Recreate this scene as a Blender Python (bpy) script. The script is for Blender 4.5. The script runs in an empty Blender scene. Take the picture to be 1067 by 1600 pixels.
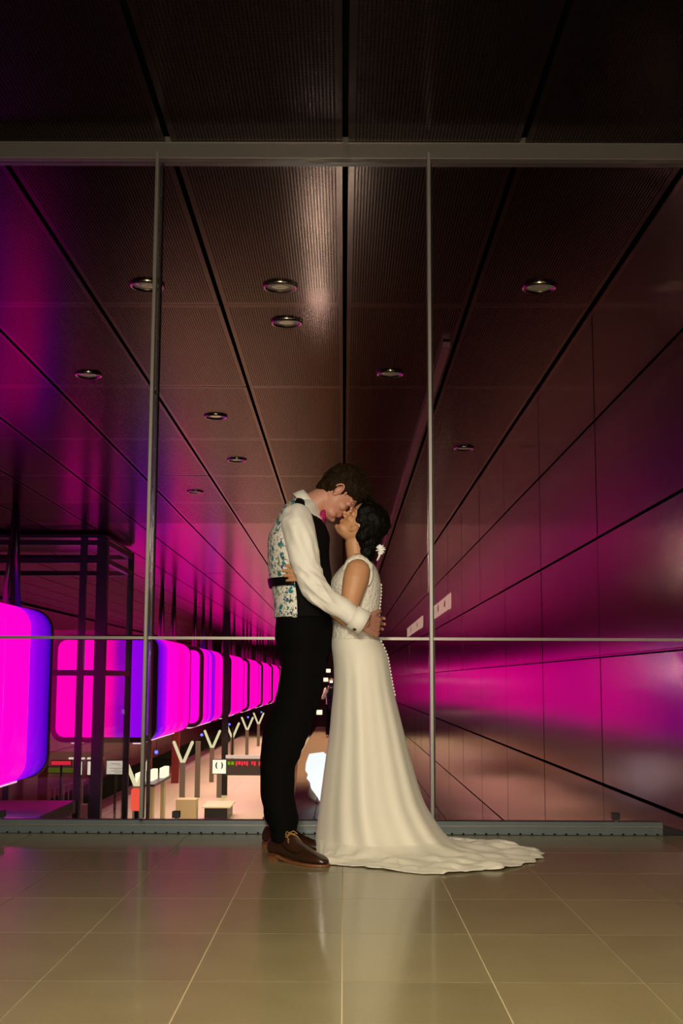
import bpy, bmesh, math, random
from mathutils import Vector, Matrix, noise
random.seed(7)
C = bpy.context.scene.collection
PI = math.pi

# ------------------------------------------------------------------ camera
H = 0.76                                   # camera height above the mezzanine floor
FPX = 1942.0                               # focal length in pixels of the 1067x1600 frame
PITCH = math.atan(264.0 / FPX)
YAW = math.atan(4.0 / FPX)
ROLL = math.radians(0.22)
cam_d = bpy.data.cameras.new('camera')
cam = bpy.data.objects.new('camera', cam_d); C.objects.link(cam)
cam_d.sensor_fit = 'VERTICAL'; cam_d.sensor_height = 36.0
cam_d.lens = 36.0 * FPX / 1600.0
cam_d.clip_start = 0.05; cam_d.clip_end = 400
R3 = Matrix.Rotation(YAW, 3, 'Z') @ Matrix.Rotation(PI / 2 + PITCH, 3, 'X') @ Matrix.Rotation(ROLL, 3, 'Z')
cam.matrix_world = Matrix.Translation((0, 0, H)) @ R3.to_4x4()
bpy.context.scene.camera = cam

# ------------------------------------------------------------------ world, exposure
sc = bpy.context.scene
w = bpy.data.worlds.new('world'); sc.world = w; w.use_nodes = True
w.node_tree.nodes['Background'].inputs[0].default_value = (0.02, 0.013, 0.016, 1)
w.node_tree.nodes['Background'].inputs[1].default_value = 0.3
sc.view_settings.view_transform = 'Standard'
sc.view_settings.look = 'None'
sc.view_settings.exposure = 0.0
sc.view_settings.gamma = 1.0
sc.view_settings.use_curve_mapping = False
sc.cycles.transparent_max_bounces = 24
sc.cycles.max_bounces = 8
sc.cycles.sample_clamp_indirect = 60.0

def area(name, loc, rot, size, power, col, spread=180, sy=None, shape='RECTANGLE'):
    d = bpy.data.lights.new(name, 'AREA'); d.shape = shape; d.size = size
    d.size_y = sy if sy else size
    d.energy = power; d.color = col; d.spread = math.radians(spread)
    o = bpy.data.objects.new(name, d); C.objects.link(o)
    o.location = loc; o.rotation_euler = rot
    return o
# the photographer's strip flash on a boom, just above the frame
KEY = Vector((-0.255, 1.45, 2.0))
area('strip_light', KEY, (math.radians(80), 0, math.radians(-4)), 0.20, 46, (1.0, 0.87, 0.66), 150, sy=0.60)
area('strip_light', (-0.29, -0.45, 2.10), (math.radians(80), 0, math.radians(-4)), 0.19, 42, (1.0, 0.87, 0.66), 150, sy=0.66)  # second strip, added behind the camera for the streak on the floor
area('camera_flash', (0.02, -0.05, 0.90), (math.radians(92), 0, 0), 0.09, 54, (1.0, 0.86, 0.66), 150, shape='DISK')
# warm ceiling lamps of the mezzanine, shining down
area('mezzanine_lamps', (0.2, 1.6, 3.5), (0, 0, 0), 3.2, 50, (1.0, 0.80, 0.42), 95, sy=5.0)
area('mezzanine_lamps_rear', (0.2, -3.6, 3.5), (0, 0, 0), 3.2, 40, (1.0, 0.80, 0.42), 95, sy=3.0)
# white tubes on the undersides of the hanging light boxes, shining on the platform
BOX_Y = [14.0, 33.4, 44.4, 55.4, 66.4, 77.4, 88.4, 99.4]
area('walkway_fill', (-0.5, 31, 3.2), (0, 0, 0), 0.3, 200, (1.0, 0.80, 0.55), 60, sy=20.0)  # fill light added to brighten the walkway, no fitting there
for by in BOX_Y[1:]:
    area('platform_lamps', (-4.9, by + 3.8, H - 1.75), (0, 0, 0), 5.0, 340, (1.0, 0.84, 0.42), 130, sy=11.0)

# ------------------------------------------------------------------ helpers
def ray(px, py):
    d = Vector(((px - 533.5) / FPX, (800.0 - py) / FPX, -1.0))
    return R3 @ d
def U(px, py, Y):                          # point at distance Y in front of the camera
    d = ray(px, py); t = Y / d.y
    return Vector((d.x * t, Y, H + d.z * t))
def G(px, py, z=0.0):                      # point on a horizontal level
    d = ray(px, py); t = (z - H) / d.z
    return Vector((d.x * t, d.y * t, z))

def mesh_of(bm, smooth=False):
    me = bpy.data.meshes.new('mesh')
    bmesh.ops.recalc_face_normals(bm, faces=bm.faces)
    bm.to_mesh(me); bm.free()
    if smooth:
        for p in me.polygons: p.use_smooth = True
    return me
def obj(name, me, mat, parent=None, smooth=False, bevel=0):
    if isinstance(me, bmesh.types.BMesh): me = mesh_of(me, smooth)
    o = bpy.data.objects.new(name, me); C.objects.link(o)
    if mat and not me.materials: me.materials.append(mat)
    if parent: o.parent = parent
    if bevel:
        b = o.modifiers.new('bevel', 'BEVEL'); b.width = bevel; b.segments = 2; b.limit_method = 'ANGLE'
    return o
def tag(o, label, cat=None, group=None, kind=None):
    if label: o['label'] = label
    if cat: o['category'] = cat
    if group: o['group'] = group
    if kind: o['kind'] = kind
    return o
def thing(name, label, cat, loc=(0, 0, 0), rz=0, group=None):
    o = bpy.data.objects.new(name, None); C.objects.link(o)
    o.location = loc; o.rotation_euler = (0, 0, rz); o.empty_display_size = 0.1
    return tag(o, label, cat, group)
def struct(o):
    o['kind'] = 'structure'; return o
def copy_tree(o, parent=None, depth=0):
    c = o.copy(); C.objects.link(c)
    if parent: c.parent = parent
    for ch in list(o.children): copy_tree(ch, c, depth + 1)
    return c
def box(bm, x0, x1, y0, y1, z0, z1):
    m = Matrix.Translation(((x0 + x1) / 2, (y0 + y1) / 2, (z0 + z1) / 2)) @ Matrix.Diagonal((abs(x1 - x0), abs(y1 - y0), abs(z1 - z0), 1))
    bmesh.ops.create_cube(bm, size=1, matrix=m)
def boxm(x0, x1, y0, y1, z0, z1):
    bm = bmesh.new(); box(bm, x0, x1, y0, y1, z0, z1); return bm
def frame_of(d, ref=Vector((0, 0, 1))):
    d = d.normalized()
    if abs(d.dot(ref)) > 0.97: ref = Vector((0, 1, 0))
    a = ref.cross(d).normalized(); b = d.cross(a)
    return a, b
def ring(bm, c, a, b, n):
    return [bm.verts.new(c + a * math.cos(2 * PI * i / n) + b * math.sin(2 * PI * i / n)) for i in range(n)]
def bridge(bm, r0, r1, closed=True):
    n = len(r0)
    for i in range(n if closed else n - 1):
        j = (i + 1) % n
        bm.faces.new((r0[i], r0[j], r1[j], r1[i]))
def tube(bm, pts, rad, n=16, cap=True, ref=Vector((0, 1, 0)), round_ends=True):
    """tube through points; radius a number or (a, b) with a across ref"""
    pts = [Vector(p) for p in pts]
    rad = [(r, r) if not isinstance(r, tuple) else r for r in rad]
    P = []; RR = []; D = []
    m = len(pts)
    for i in range(m):
        d = (pts[min(i + 1, m - 1)] - pts[max(i - 1, 0)]).normalized()
        D.append(d)
    seq = []
    if round_ends:
        for k in (0.95, 0.7, 0.38):
            s = math.sqrt(1 - k * k); r = rad[0]
            seq.append((pts[0] - D[0] * k * min(r), (r[0] * s, r[1] * s), D[0]))
    for i in range(m): seq.append((pts[i], rad[i], D[i]))
    if round_ends:
        for k in (0.38, 0.7, 0.95):
            s = math.sqrt(1 - k * k); r = rad[-1]
            seq.append((pts[-1] + D[-1] * k * min(r), (r[0] * s, r[1] * s), D[-1]))
    prev = None
    for c, r, d in seq:
        a, b = frame_of(d, ref)
        cur = ring(bm, c, b * r[1], a * r[0], n) if False else ring(bm, c, a * r[0], b * r[1], n)
        if prev: bridge(bm, prev, cur)
        elif cap: bm.faces.new(cur)
        prev = cur
    if cap: bm.faces.new(prev)
def spline(pts, k=6):
    """Catmull-Rom resample of tuples"""
    out = []; n = len(pts)
    for i in range(n - 1):
        p0, p1, p2, p3 = pts[max(i - 1, 0)], pts[i], pts[i + 1], pts[min(i + 2, n - 1)]
        for s in range(k):
            t = s / k
            out.append(tuple(0.5 * ((2 * b) + (-a + c) * t + (2 * a - 5 * b + 4 * c - d) * t * t + (-a + 3 * b - 3 * c + d) * t ** 3)
                             for a, b, c, d in zip(p0, p1, p2, p3)))
    out.append(tuple(pts[-1])); return out
def ell(bm, c, r, M=None, u=20, v=14):
    m = Matrix.Translation(c)
    if M is not None: m = m @ M.to_4x4()
    m = m @ Matrix.Diagonal((r[0], r[1], r[2], 1))
    bmesh.ops.create_uvsphere(bm, u_segments=u, v_segments=v, radius=1, matrix=m)
def lathe(bm, prof, n=24, m=Matrix.Identity(4)):
    prev = None
    for r, z in prof:
        cur = [bm.verts.new(m @ Vector((r * math.cos(2 * PI * i / n), r * math.sin(2 * PI * i / n), z))) for i in range(n)]
        if prev: bridge(bm, prev, cur)
        else: bm.faces.new(cur)
        prev = cur
    bm.faces.new(prev)
def remesh(bm, voxel, smooth=2, disp=None):
    """fuse overlapping closed shapes into one continuous surface"""
    me = mesh_of(bm); o = bpy.data.objects.new('tmp', me); C.objects.link(o)
    r = o.modifiers.new('r', 'REMESH'); r.mode = 'VOXEL'; r.voxel_size = voxel; r.use_smooth_shade = True
    if smooth:
        s = o.modifiers.new('s', 'SMOOTH'); s.iterations = smooth; s.factor = 0.5
    dg = bpy.context.evaluated_depsgraph_get(); dg.update()
    out = bpy.data.meshes.new_from_object(o.evaluated_get(dg))
    bpy.data.objects.remove(o); bpy.data.meshes.remove(me)
    if disp:
        out.calc_loop_triangles()
        nr = [v.normal.copy() for v in out.vertices]
        for v, nn in zip(out.vertices, nr): v.co += nn * disp(v.co)
    for p in out.polygons: p.use_smooth = True
    return out

# ------------------------------------------------------------------ materials
def nt(name):
    m = bpy.data.materials.new(name); m.use_nodes = True
    t = m.node_tree; b = t.nodes['Principled BSDF']; return m, t, b
def mat(name, col, rough=0.5, metal=0.0, emit=None, es=0, spec=None, sheen=0, noise_s=0, noise_a=0.1, bump=0, bump_s=60, coord='Object'):
    m, t, b = nt(name)
    b.inputs['Base Color'].default_value = (*col, 1); b.inputs['Roughness'].default_value = rough
    b.inputs['Metallic'].default_value = metal
    if spec is not None: b.inputs['Specular IOR Level'].default_value = spec
    if sheen: b.inputs['Sheen Weight'].default_value = sheen
    if emit:
        b.inputs['Emission Color'].default_value = (*emit, 1); b.inputs['Emission Strength'].default_value = es
    if noise_s or bump:
        tc = t.nodes.new('ShaderNodeTexCoord')
    if noise_s:
        n = t.nodes.new('ShaderNodeTexNoise'); n.inputs['Scale'].default_value = noise_s; n.inputs['Detail'].default_value = 6
        t.links.new(tc.outputs[coord], n.inputs['Vector'])
        r = t.nodes.new('ShaderNodeMix'); r.data_type = 'RGBA'
        r.inputs[6].default_value = (*[c * (1 - noise_a) for c in col], 1); r.inputs[7].default_value = (*[min(1, c * (1 + noise_a)) for c in col], 1)
        t.links.new(n.outputs['Fac'], r.inputs[0]); t.links.new(r.outputs[2], b.inputs['Base Color'])
    if bump:
        n2 = t.nodes.new('ShaderNodeTexNoise'); n2.inputs['Scale'].default_value = bump_s; n2.inputs['Detail'].default_value = 4
        t.links.new(tc.outputs[coord], n2.inputs['Vector'])
        bp = t.nodes.new('ShaderNodeBump'); bp.inputs['Strength'].default_value = bump; bp.inputs['Distance'].default_value = 0.01
        t.links.new(n2.outputs['Fac'], bp.inputs['Height']); t.links.new(bp.outputs['Normal'], b.inputs['Normal'])
    return m
def emis(name, col, s):
    m = bpy.data.materials.new(name); m.use_nodes = True; t = m.node_tree; t.nodes.clear()
    e = t.nodes.new('ShaderNodeEmission'); e.inputs[0].default_value = (*col, 1); e.inputs[1].default_value = s
    o = t.nodes.new('ShaderNodeOutputMaterial'); t.links.new(e.outputs[0], o.inputs[0]); return m
def grad_emis(name, stops, s, axis=1, vstops=None):
    """glowing panel, colour running along one axis of the panel's own box"""
    m = bpy.data.materials.new(name); m.use_nodes = True; t = m.node_tree; t.nodes.clear()
    tc = t.nodes.new('ShaderNodeTexCoord'); sp = t.nodes.new('ShaderNodeSeparateXYZ')
    t.links.new(tc.outputs['Generated'], sp.inputs[0])
    cr = t.nodes.new('ShaderNodeValToRGB'); el = cr.color_ramp.elements
    cr.color_ramp.interpolation = 'EASE'
    while len(el) < len(stops): el.new(0.5)
    for e, (p, c) in zip(el, stops): e.position = p; e.color = (*c, 1)
    t.links.new(sp.outputs[axis], cr.inputs[0])
    em = t.nodes.new('ShaderNodeEmission'); t.links.new(cr.outputs[0], em.inputs[0]); em.inputs[1].default_value = s
    o = t.nodes.new('ShaderNodeOutputMaterial')
    gl = t.nodes.new('ShaderNodeBsdfGlossy'); gl.inputs['Roughness'].default_value = 0.15
    mx = t.nodes.new('ShaderNodeMixShader'); mx.inputs[0].default_value = 0.05
    t.links.new(em.outputs[0], mx.inputs[1]); t.links.new(gl.outputs[0], mx.inputs[2]); t.links.new(mx.outputs[0], o.inputs[0])
    return m
def glass(name, tint=(0.96, 0.97, 0.96), ior=1.45, rough=0.0, k=0.8):
    m = bpy.data.materials.new(name); m.use_nodes = True; t = m.node_tree; t.nodes.clear()
    tr = t.nodes.new('ShaderNodeBsdfTransparent'); tr.inputs[0].default_value = (*tint, 1)
    gl = t.nodes.new('ShaderNodeBsdfGlossy'); gl.inputs['Roughness'].default_value = rough
    fr = t.nodes.new('ShaderNodeFresnel'); fr.inputs[0].default_value = ior
    geo = t.nodes.new('ShaderNodeNewGeometry')
    mx = t.nodes.new('ShaderNodeMixShader'); o = t.nodes.new('ShaderNodeOutputMaterial')
    # the rear face of a pane must mirror like the front one
    fr2 = t.nodes.new('ShaderNodeFresnel'); fr2.inputs[0].default_value = 1 / ior
    lw = t.nodes.new('ShaderNodeLayerWeight'); lw.inputs[0].default_value = 0.12
    mm = t.nodes.new('ShaderNodeMath'); mm.operation = 'MULTIPLY_ADD'
    mm.inputs[1].default_value = k; mm.inputs[2].default_value = 0.04
    t.links.new(lw.outputs['Fresnel'], mm.inputs[0])
    t.links.new(mm.outputs[0], mx.inputs[0]); t.links.new(tr.outputs[0], mx.inputs[1]); t.links.new(gl.outputs[0], mx.inputs[2])
    t.links.new(mx.outputs[0], o.inputs[0]); return m

def panel_metal(name, col, rough, perforated=False, rnd=0.06, edge=(0.75, 0.58, 0.50)):
    m, t, b = nt(name)
    b.inputs['Specular Tint'].default_value = (*edge, 1)
    b.inputs['Metallic'].default_value = 1.0; b.inputs['Roughness'].default_value = rough
    oi = t.nodes.new('ShaderNodeObjectInfo'); tc = t.nodes.new('ShaderNodeTexCoord')
    mr = t.nodes.new('ShaderNodeMapRange'); mr.inputs[3].default_value = 1 - rnd; mr.inputs[4].default_value = 1 + rnd
    t.links.new(oi.outputs['Random'], mr.inputs[0])
    mx = t.nodes.new('ShaderNodeMix'); mx.data_type = 'RGBA'; mx.blend_type = 'MULTIPLY'; mx.inputs[0].default_value = 1
    mx.inputs[6].default_value = (*col, 1)
    t.links.new(mr.outputs[0], mx.inputs[7])
    last = mx.outputs[2]
    n = t.nodes.new('ShaderNodeTexNoise'); n.inputs['Scale'].default_value = 0.9; n.inputs['Detail'].default_value = 3
    t.links.new(tc.outputs['Object'], n.inputs['Vector'])
    bp = t.nodes.new('ShaderNodeBump'); bp.inputs['Strength'].default_value = 0.12; bp.inputs['Distance'].default_value = 0.02
    t.links.new(n.outputs['Fac'], bp.inputs['Height']); t.links.new(bp.outputs['Normal'], b.inputs['Normal'])
    if perforated:
        sep = t.nodes.new('ShaderNodeSeparateXYZ'); t.links.new(tc.outputs['Object'], sep.inputs[0])
        def cell(i, per):
            a = t.nodes.new('ShaderNodeMath'); a.operation = 'MULTIPLY'; a.inputs[1].default_value = 1 / per
            t.links.new(sep.outputs[i], a.inputs[0])
            f = t.nodes.new('ShaderNodeMath'); f.operation = 'FRACT'; t.links.new(a.outputs[0], f.inputs[0])
            s = t.nodes.new('ShaderNodeMath'); s.operation = 'SUBTRACT'; s.inputs[1].default_value = 0.5; t.links.new(f.outputs[0], s.inputs[0])
            q = t.nodes.new('ShaderNodeMath'); q.operation = 'MULTIPLY'; t.links.new(s.outputs[0], q.inputs[0]); t.links.new(s.outputs[0], q.inputs[1])
            return q
        qa, qb = cell(0, 0.0185), cell(1, 0.0185)
        ad = t.nodes.new('ShaderNodeMath'); ad.operation = 'ADD'; t.links.new(qa.outputs[0], ad.inputs[0]); t.links.new(qb.outputs[0], ad.inputs[1])
        lt = t.nodes.new('ShaderNodeMath'); lt.operation = 'GREATER_THAN'; lt.inputs[1].default_value = 0.085; t.links.new(ad.outputs[0], lt.inputs[0])
        # plain margins round each panel
        ab = t.nodes.new('ShaderNodeMath'); ab.operation = 'ABSOLUTE'; t.links.new(sep.outputs[0], ab.inputs[0])
        g1 = t.nodes.new('ShaderNodeMath'); g1.operation = 'GREATER_THAN'; g1.inputs[1].default_value = 0.425; t.links.new(ab.outputs[0], g1.inputs[0])
        ab2 = t.nodes.new('ShaderNodeMath'); ab2.operation = 'ABSOLUTE'; t.links.new(sep.outputs[1], ab2.inputs[0])
        g2 = t.nodes.new('ShaderNodeMath'); g2.operation = 'GREATER_THAN'; g2.inputs[1].default_value = 1.28; t.links.new(ab2.outputs[0], g2.inputs[0])
        m1 = t.nodes.new('ShaderNodeMath'); m1.operation = 'MAXIMUM'; t.links.new(g1.outputs[0], m1.inputs[0]); t.links.new(g2.outputs[0], m1.inputs[1])
        m2 = t.nodes.new('ShaderNodeMath'); m2.operation = 'MAXIMUM'; t.links.new(m1.outputs[0], m2.inputs[0]); t.links.new(lt.outputs[0], m2.inputs[1])
        hole = t.nodes.new('ShaderNodeBsdfDiffuse'); hole.inputs[0].default_value = (0.004, 0.003, 0.003, 1)
        ms = t.nodes.new('ShaderNodeMixShader'); out = t.nodes['Material Output']
        t.links.new(m2.outputs[0], ms.inputs[0]); t.links.new(hole.outputs[0], ms.inputs[1]); t.links.new(b.outputs[0], ms.inputs[2])
        t.links.new(ms.outputs[0], out.inputs[0])
        b.inputs['Metallic'].default_value = 0.94
    t.links.new(last, b.inputs['Base Color'])
    return m

M = {}
M['ceil'] = panel_metal('perforated bronze panel', (0.060, 0.050, 0.045), 0.21, True, edge=(0.70, 0.60, 0.60))
M['ceil_far'] = panel_metal('bronze panel', (0.050, 0.040, 0.037), 0.20, edge=(0.74, 0.62, 0.64))
M['wallp'] = panel_metal('bronze wall panel', (0.20, 0.140, 0.125), 0.15, edge=(0.80, 0.64, 0.72))
M['black'] = mat('black joint', (0.002, 0.002, 0.002), 1.0, spec=0.0)
M['steel'] = mat('brushed steel', (0.20, 0.185, 0.16), 0.4, 0.6, noise_s=30, noise_a=0.08)
M['rail'] = mat('grey painted steel', (0.10, 0.088, 0.075), 0.45, 0.3, noise_s=12, noise_a=0.06)
M['base'] = mat('blue grey metal channel', (0.10, 0.125, 0.13), 0.45, 0.4, noise_s=14, noise_a=0.12)
M['dark'] = mat('dark steel', (0.018, 0.017, 0.02), 0.35, 0.6)
M['blacksteel'] = mat('black plastic', (0.01, 0.01, 0.01), 0.4)
M['glass'] = glass('pane glass')
M['liftglass'] = glass('lift glass', (0.93, 0.92, 0.94), rough=0.02, k=0.25)
M['concrete'] = mat('dark concrete', (0.12, 0.10, 0.09), 0.7, noise_s=2, noise_a=0.2)
M['enamel'] = mat('reddish enamel panel', (0.20, 0.07, 0.065), 0.3, 0.2, noise_s=0.6, noise_a=0.3)

def tile_mat():
    m, t, b = nt('stone tile')
    tc = t.nodes.new('ShaderNodeTexCoord'); oi = t.nodes.new('ShaderNodeObjectInfo')
    n = t.nodes.new('ShaderNodeTexNoise'); n.inputs['Scale'].default_value = 90; n.inputs['Detail'].default_value = 5
    n2 = t.nodes.new('ShaderNodeTexNoise'); n2.inputs['Scale'].default_value = 5; n2.inputs['Detail'].default_value = 8
    g = t.nodes.new('ShaderNodeNewGeometry')
    t.links.new(g.outputs['Position'], n.inputs['Vector']); t.links.new(g.outputs['Position'], n2.inputs['Vector'])
    cr = t.nodes.new('ShaderNodeValToRGB'); e = cr.color_ramp.elements
    e[0].position = 0.25; e[0].color = (0.172, 0.148, 0.080, 1); e[1].position = 0.72; e[1].color = (0.238, 0.205, 0.120, 1)
    ad = t.nodes.new('ShaderNodeMath'); ad.operation = 'MULTIPLY_ADD'; ad.inputs[1].default_value = 0.55; t.links.new(n.outputs['Fac'], ad.inputs[0])
    mu = t.nodes.new('ShaderNodeMath'); mu.operation = 'MULTIPLY'; mu.inputs[1].default_value = 0.45; t.links.new(n2.outputs['Fac'], mu.inputs[0])
    t.links.new(mu.outputs[0], ad.inputs[2]); t.links.new(ad.outputs[0], cr.inputs[0])
    mr = t.nodes.new('ShaderNodeMapRange'); mr.inputs[3].default_value = 0.93; mr.inputs[4].default_value = 1.07; t.links.new(oi.outputs['Random'], mr.inputs[0])
    mx = t.nodes.new('ShaderNodeMix'); mx.data_type = 'RGBA'; mx.blend_type = 'MULTIPLY'; mx.inputs[0].default_value = 1
    t.links.new(cr.outputs[0], mx.inputs[6]); t.links.new(mr.outputs[0], mx.inputs[7]); t.links.new(mx.outputs[2], b.inputs['Base Color'])
    b.inputs['Roughness'].default_value = 0.20
    b.inputs['Specular IOR Level'].default_value = 0.30; b.inputs['Coat Weight'].default_value = 0.32; b.inputs['Coat Roughness'].default_value = 0.09
    rr = t.nodes.new('ShaderNodeMapRange'); rr.inputs[3].default_value = 0.27; rr.inputs[4].default_value = 0.31
    t.links.new(n2.outputs['Fac'], rr.inputs[0]); t.links.new(rr.outputs[0], b.inputs['Roughness'])
    return m
M['tile'] = tile_mat()
M['grout'] = mat('grout', (0.42, 0.365, 0.24), 0.8)
M['platform'] = mat('pale platform slab', (0.66, 0.60, 0.50), 0.35, noise_s=1.5, noise_a=0.06)

# ------------------------------------------------------------------ setting
GY = G(533, 1305).y + 0.02                 # plane of the glass
CZ = U(533, 222, GY - 0.05).z              # ceiling height
WX = 1.895; LX = -12.0; ENDY = 122.0
PZ = H - 4.82

# mezzanine floor
fl = struct(obj('floor', boxm(-8, WX, -26, GY + 0.10, -0.30, -0.0035), M['grout']))
TW, TD = 0.3855, 0.609
row_y = [G(560, y).y for y in (1331,)][0]
rows = [row_y - TD * k for k in range(0, 9)]           # far edges
bmt = bmesh.new(); g = 0.0022
box(bmt, g, TW - g, g, TD - g, -0.01, 0)
tile_me = mesh_of(bmt); tile_me.materials.append(M['tile'])
x_start = G(534, 1560).x
for i, yf in enumerate(rows):
    for k in range(-9, 5):
        x0 = x_start + k * TW
        if x0 > WX - 0.05: continue
        me = tile_me
        if x0 + TW > WX: me = mesh_of(boxm(g, WX - x0 - g, g, TD - g, -0.01, 0)); me.materials.append(M['tile'])
        o = obj('floor_tile', me, None, fl); o.location = (x0, yf - TD, 0)
# border strip of stone along the glass
bw = (GY + 0.05) - row_y
for k in range(-5, 3):
    x0 = x_start + k * TW * 2
    if x0 > WX - 0.1: continue
    x1 = min(x0 + TW * 2, WX)
    bmk = bmesh.new(); box(bmk, x0 + g, x1 - g, row_y + g, GY - 0.012, -0.01, 0.0)
    obj('border_tile', bmk, M['tile'], fl)

# ceiling: dark void with panels hung below
PW = 0.945; PL = 2.68; Y0 = 9.22 - PL * 5
ce = struct(obj('ceiling', boxm(LX, WX + 0.2, -26, ENDY, CZ + 0.03, CZ + 0.3), M['black']))
cb = bmesh.new(); box(cb, -PW / 2 + 0.016, PW / 2 - 0.016, -PL / 2 + 0.004, PL / 2 - 0.004, 0, 0.02)
panel_me = mesh_of(cb); panel_me.materials.append(M['ceil'])
cb = bmesh.new(); box(cb, -PW / 2 + 0.016, PW / 2 - 0.016, -PL / 2 + 0.004, PL / 2 - 0.004, 0, 0.02)
panel_far = mesh_of(cb); panel_far.materials.append(M['ceil_far'])
far = bmesh.new(); cnt = 0
ncol = range(-13, 2)
for r in range(-8, 50):
    yc = Y0 + PL * (r + 0.5)
    if yc + PL / 2 > ENDY: break
    for k in ncol:
        xc = PW * (k + 0.5)
        X1 = min(xc + PW / 2, WX)
        near = (r >= 3 and r < 22 and yc < 60 and k >= -12)
        # panels that show at least a few pixels are single parts
        vis = near and abs(xc) / max(yc, 1) < 0.33 and cnt < 290
        if vis:
            o = obj('ceiling_panel', panel_me if yc < 22 else panel_far, None, ce); o.location = (xc, yc, CZ)
            o.rotation_euler = (random.uniform(-1, 1) * 0.0016, random.uniform(-1, 1) * 0.0016, 0)
            cnt += 1
        else:
            box(far, xc - PW / 2 + 0.016, xc + PW / 2 - 0.016, yc - PL / 2 + 0.004, yc + PL / 2 - 0.004, CZ, CZ + 0.02)
o = obj('distant_panels', far, M['ceil_far'], ce); o['kind'] = 'stuff'

# right wall: bronze panels continuing down past the mezzanine
wz = [CZ - 0.01, 2.72, 1.826, 0.945, 0.02, -0.862, -1.755, -2.65, -3.54, -4.06]
wr = struct(obj('wall_right', boxm(WX + 0.02, WX + 0.3, -26, ENDY, PZ - 1, CZ + 0.02), M['black']))
wy = [9.24 - 2.68 * k for k in range(13, 0, -1)] + [9.24]
while wy[-1] < ENDY - 3: wy.append(wy[-1] + 2.68)
far = bmesh.new(); cnt = 0
cache = {}
for j in range(len(wy) - 1):
    for i in range(len(wz) - 1):
        y0, y1, z1, z0 = wy[j] + 0.015, wy[j + 1] - 0.015, wz[i], wz[i + 1]
        gap = 0.011
        if j >= 12 and j < 35 and cnt < 250:
            key = (round(y1 - y0, 3), round(z1 - z0, 3))
            if key not in cache:
                me = mesh_of(boxm(0, 0.02, 0, y1 - y0, gap, z1 - z0 - gap)); me.materials.append(M['wallp']); cache[key] = me
            o = obj('wall_panel', cache[key], None, wr); o.location = (WX, y0, z0); cnt += 1
            o.rotation_euler = (0, random.uniform(-1, 1) * 0.0012, random.uniform(-1, 1) * 0.0012)
        else:
            box(far, WX, WX + 0.02, y0, y1, z0 + gap, z1 - gap)
o = obj('distant_panels', far, M['wallp'], wr); o['kind'] = 'stuff'
# thin ledge strips in the joints of the right wall
lm = mat('ledge strip', (0.35, 0.22, 0.2), 0.25, 1.0)
for z in (0.948,):
    obj('ledge_strip', boxm(WX - 0.006, WX + 0.01, 6.6, 60, z - 0.004, z + 0.004), lm, wr)

# left wall of the hall, end wall, track bed, platform
wl = struct(obj('wall_left', boxm(LX - 0.3, LX - 0.02, 2, ENDY, PZ - 2, CZ + 0.02), M['black']))
far = bmesh.new()
lw_me = mesh_of(boxm(-0.02, 0, 0.01, 2.99, 0.01, 1.89)); lw_me.materials.append(M['enamel'])
for j in range(40):
    for i in range(4):
        y0 = 2 + 3 * j; z0 = PZ - 0.02 + 1.91 * i
        if 6 < j < 24:
            o = obj('wall_panel', lw_me, None, wl); o.location = (LX, y0, z0)
        else: box(far, LX - 0.02, LX, y0 + 0.01, y0 + 2.99, z0 + 0.01, z0 + 1.9)
o = obj('distant_panels', far, M['enamel'], wl); o['kind'] = 'stuff'
struct(obj('wall_far', boxm(LX - 0.3, WX + 0.3, ENDY, ENDY + 0.3, PZ - 2, CZ + 0.3), M['concrete']))
pf = struct(obj('platform_floor', boxm(-9.05, -0.75, 30, ENDY, PZ - 1.2, PZ - 0.004), M['concrete']))
pc = mesh_of(boxm(0.004, 2.07, 0.004, 2.996, -0.02, 0)); pc.materials.append(M['platform'])
far = bmesh.new(); box(far, -9.05, -0.75, 78, ENDY, PZ - 0.02, PZ)
for i in range(4):
    for j in range(16):
        o = obj('platform_slab', pc, None, pf); o.location = (-9.05 + i * 2.074, 30 + 3 * j, PZ)
o = obj('distant_slabs', far, M['platform'], pf); o['kind'] = 'stuff'
obj('safety_line', boxm(-8.75, -8.60, 30, ENDY, PZ, PZ + 0.004), mat('white line', (0.75, 0.72, 0.65), 0.5), pf)
struct(obj('track_bed', boxm(LX, -9.05, 20, ENDY, PZ - 1.3, PZ - 1.1), mat('track bed', (0.42, 0.30, 0.26), 0.6, noise_s=3, noise_a=0.3)))
struct(obj('stair_void', boxm(-0.75, WX + 0.02, 30, ENDY, PZ - 1.3, PZ - 0.9), mat('brown stair floor', (0.30, 0.17, 0.11), 0.4, noise_s=3)))
struct(obj('lower_floor', boxm(LX, WX, GY + 0.1, 30, PZ - 1.3, PZ - 1.1), M['concrete']))

# ------------------------------------------------------------------ glass screen
def gx(px, py): return U(px, py, GY).x
top_z0, top_z1 = U(533, 251, GY - 0.03).z, CZ
mull = [(gx(251, 240), gx(224, 1305)), (gx(669, 240), gx(674, 1275))]
mx = [-2.40, U(239, 640, GY).x, U(671, 700, GY).x, WX]
midz = U(560, 998, GY).z
scr = thing('glass_screen', 'frameless glass screen wall with slim steel bars behind the embracing couple', 'glass wall', (0, GY, 0))
def rel(bm): 
    bmesh.ops.translate(bm, verts=bm.verts, vec=(0, -GY, 0)); return bm
obj('top_rail', rel(boxm(-8, WX, GY - 0.05, GY + 0.05, top_z0, top_z1 + 0.03)), M['rail'], scr, bevel=0.003)
obj('rail_lip', rel(boxm(-8, WX, GY - 0.056, GY - 0.05, top_z0, top_z0 + 0.006)), M['steel'], scr)
obj('rail_lip', rel(boxm(-8, WX, GY - 0.056, GY - 0.05, CZ - 0.012, CZ - 0.004)), M['steel'], scr)
cols = [-8, -6.66, -5.24, -3.82, -2.40] + mx[1:]
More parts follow.
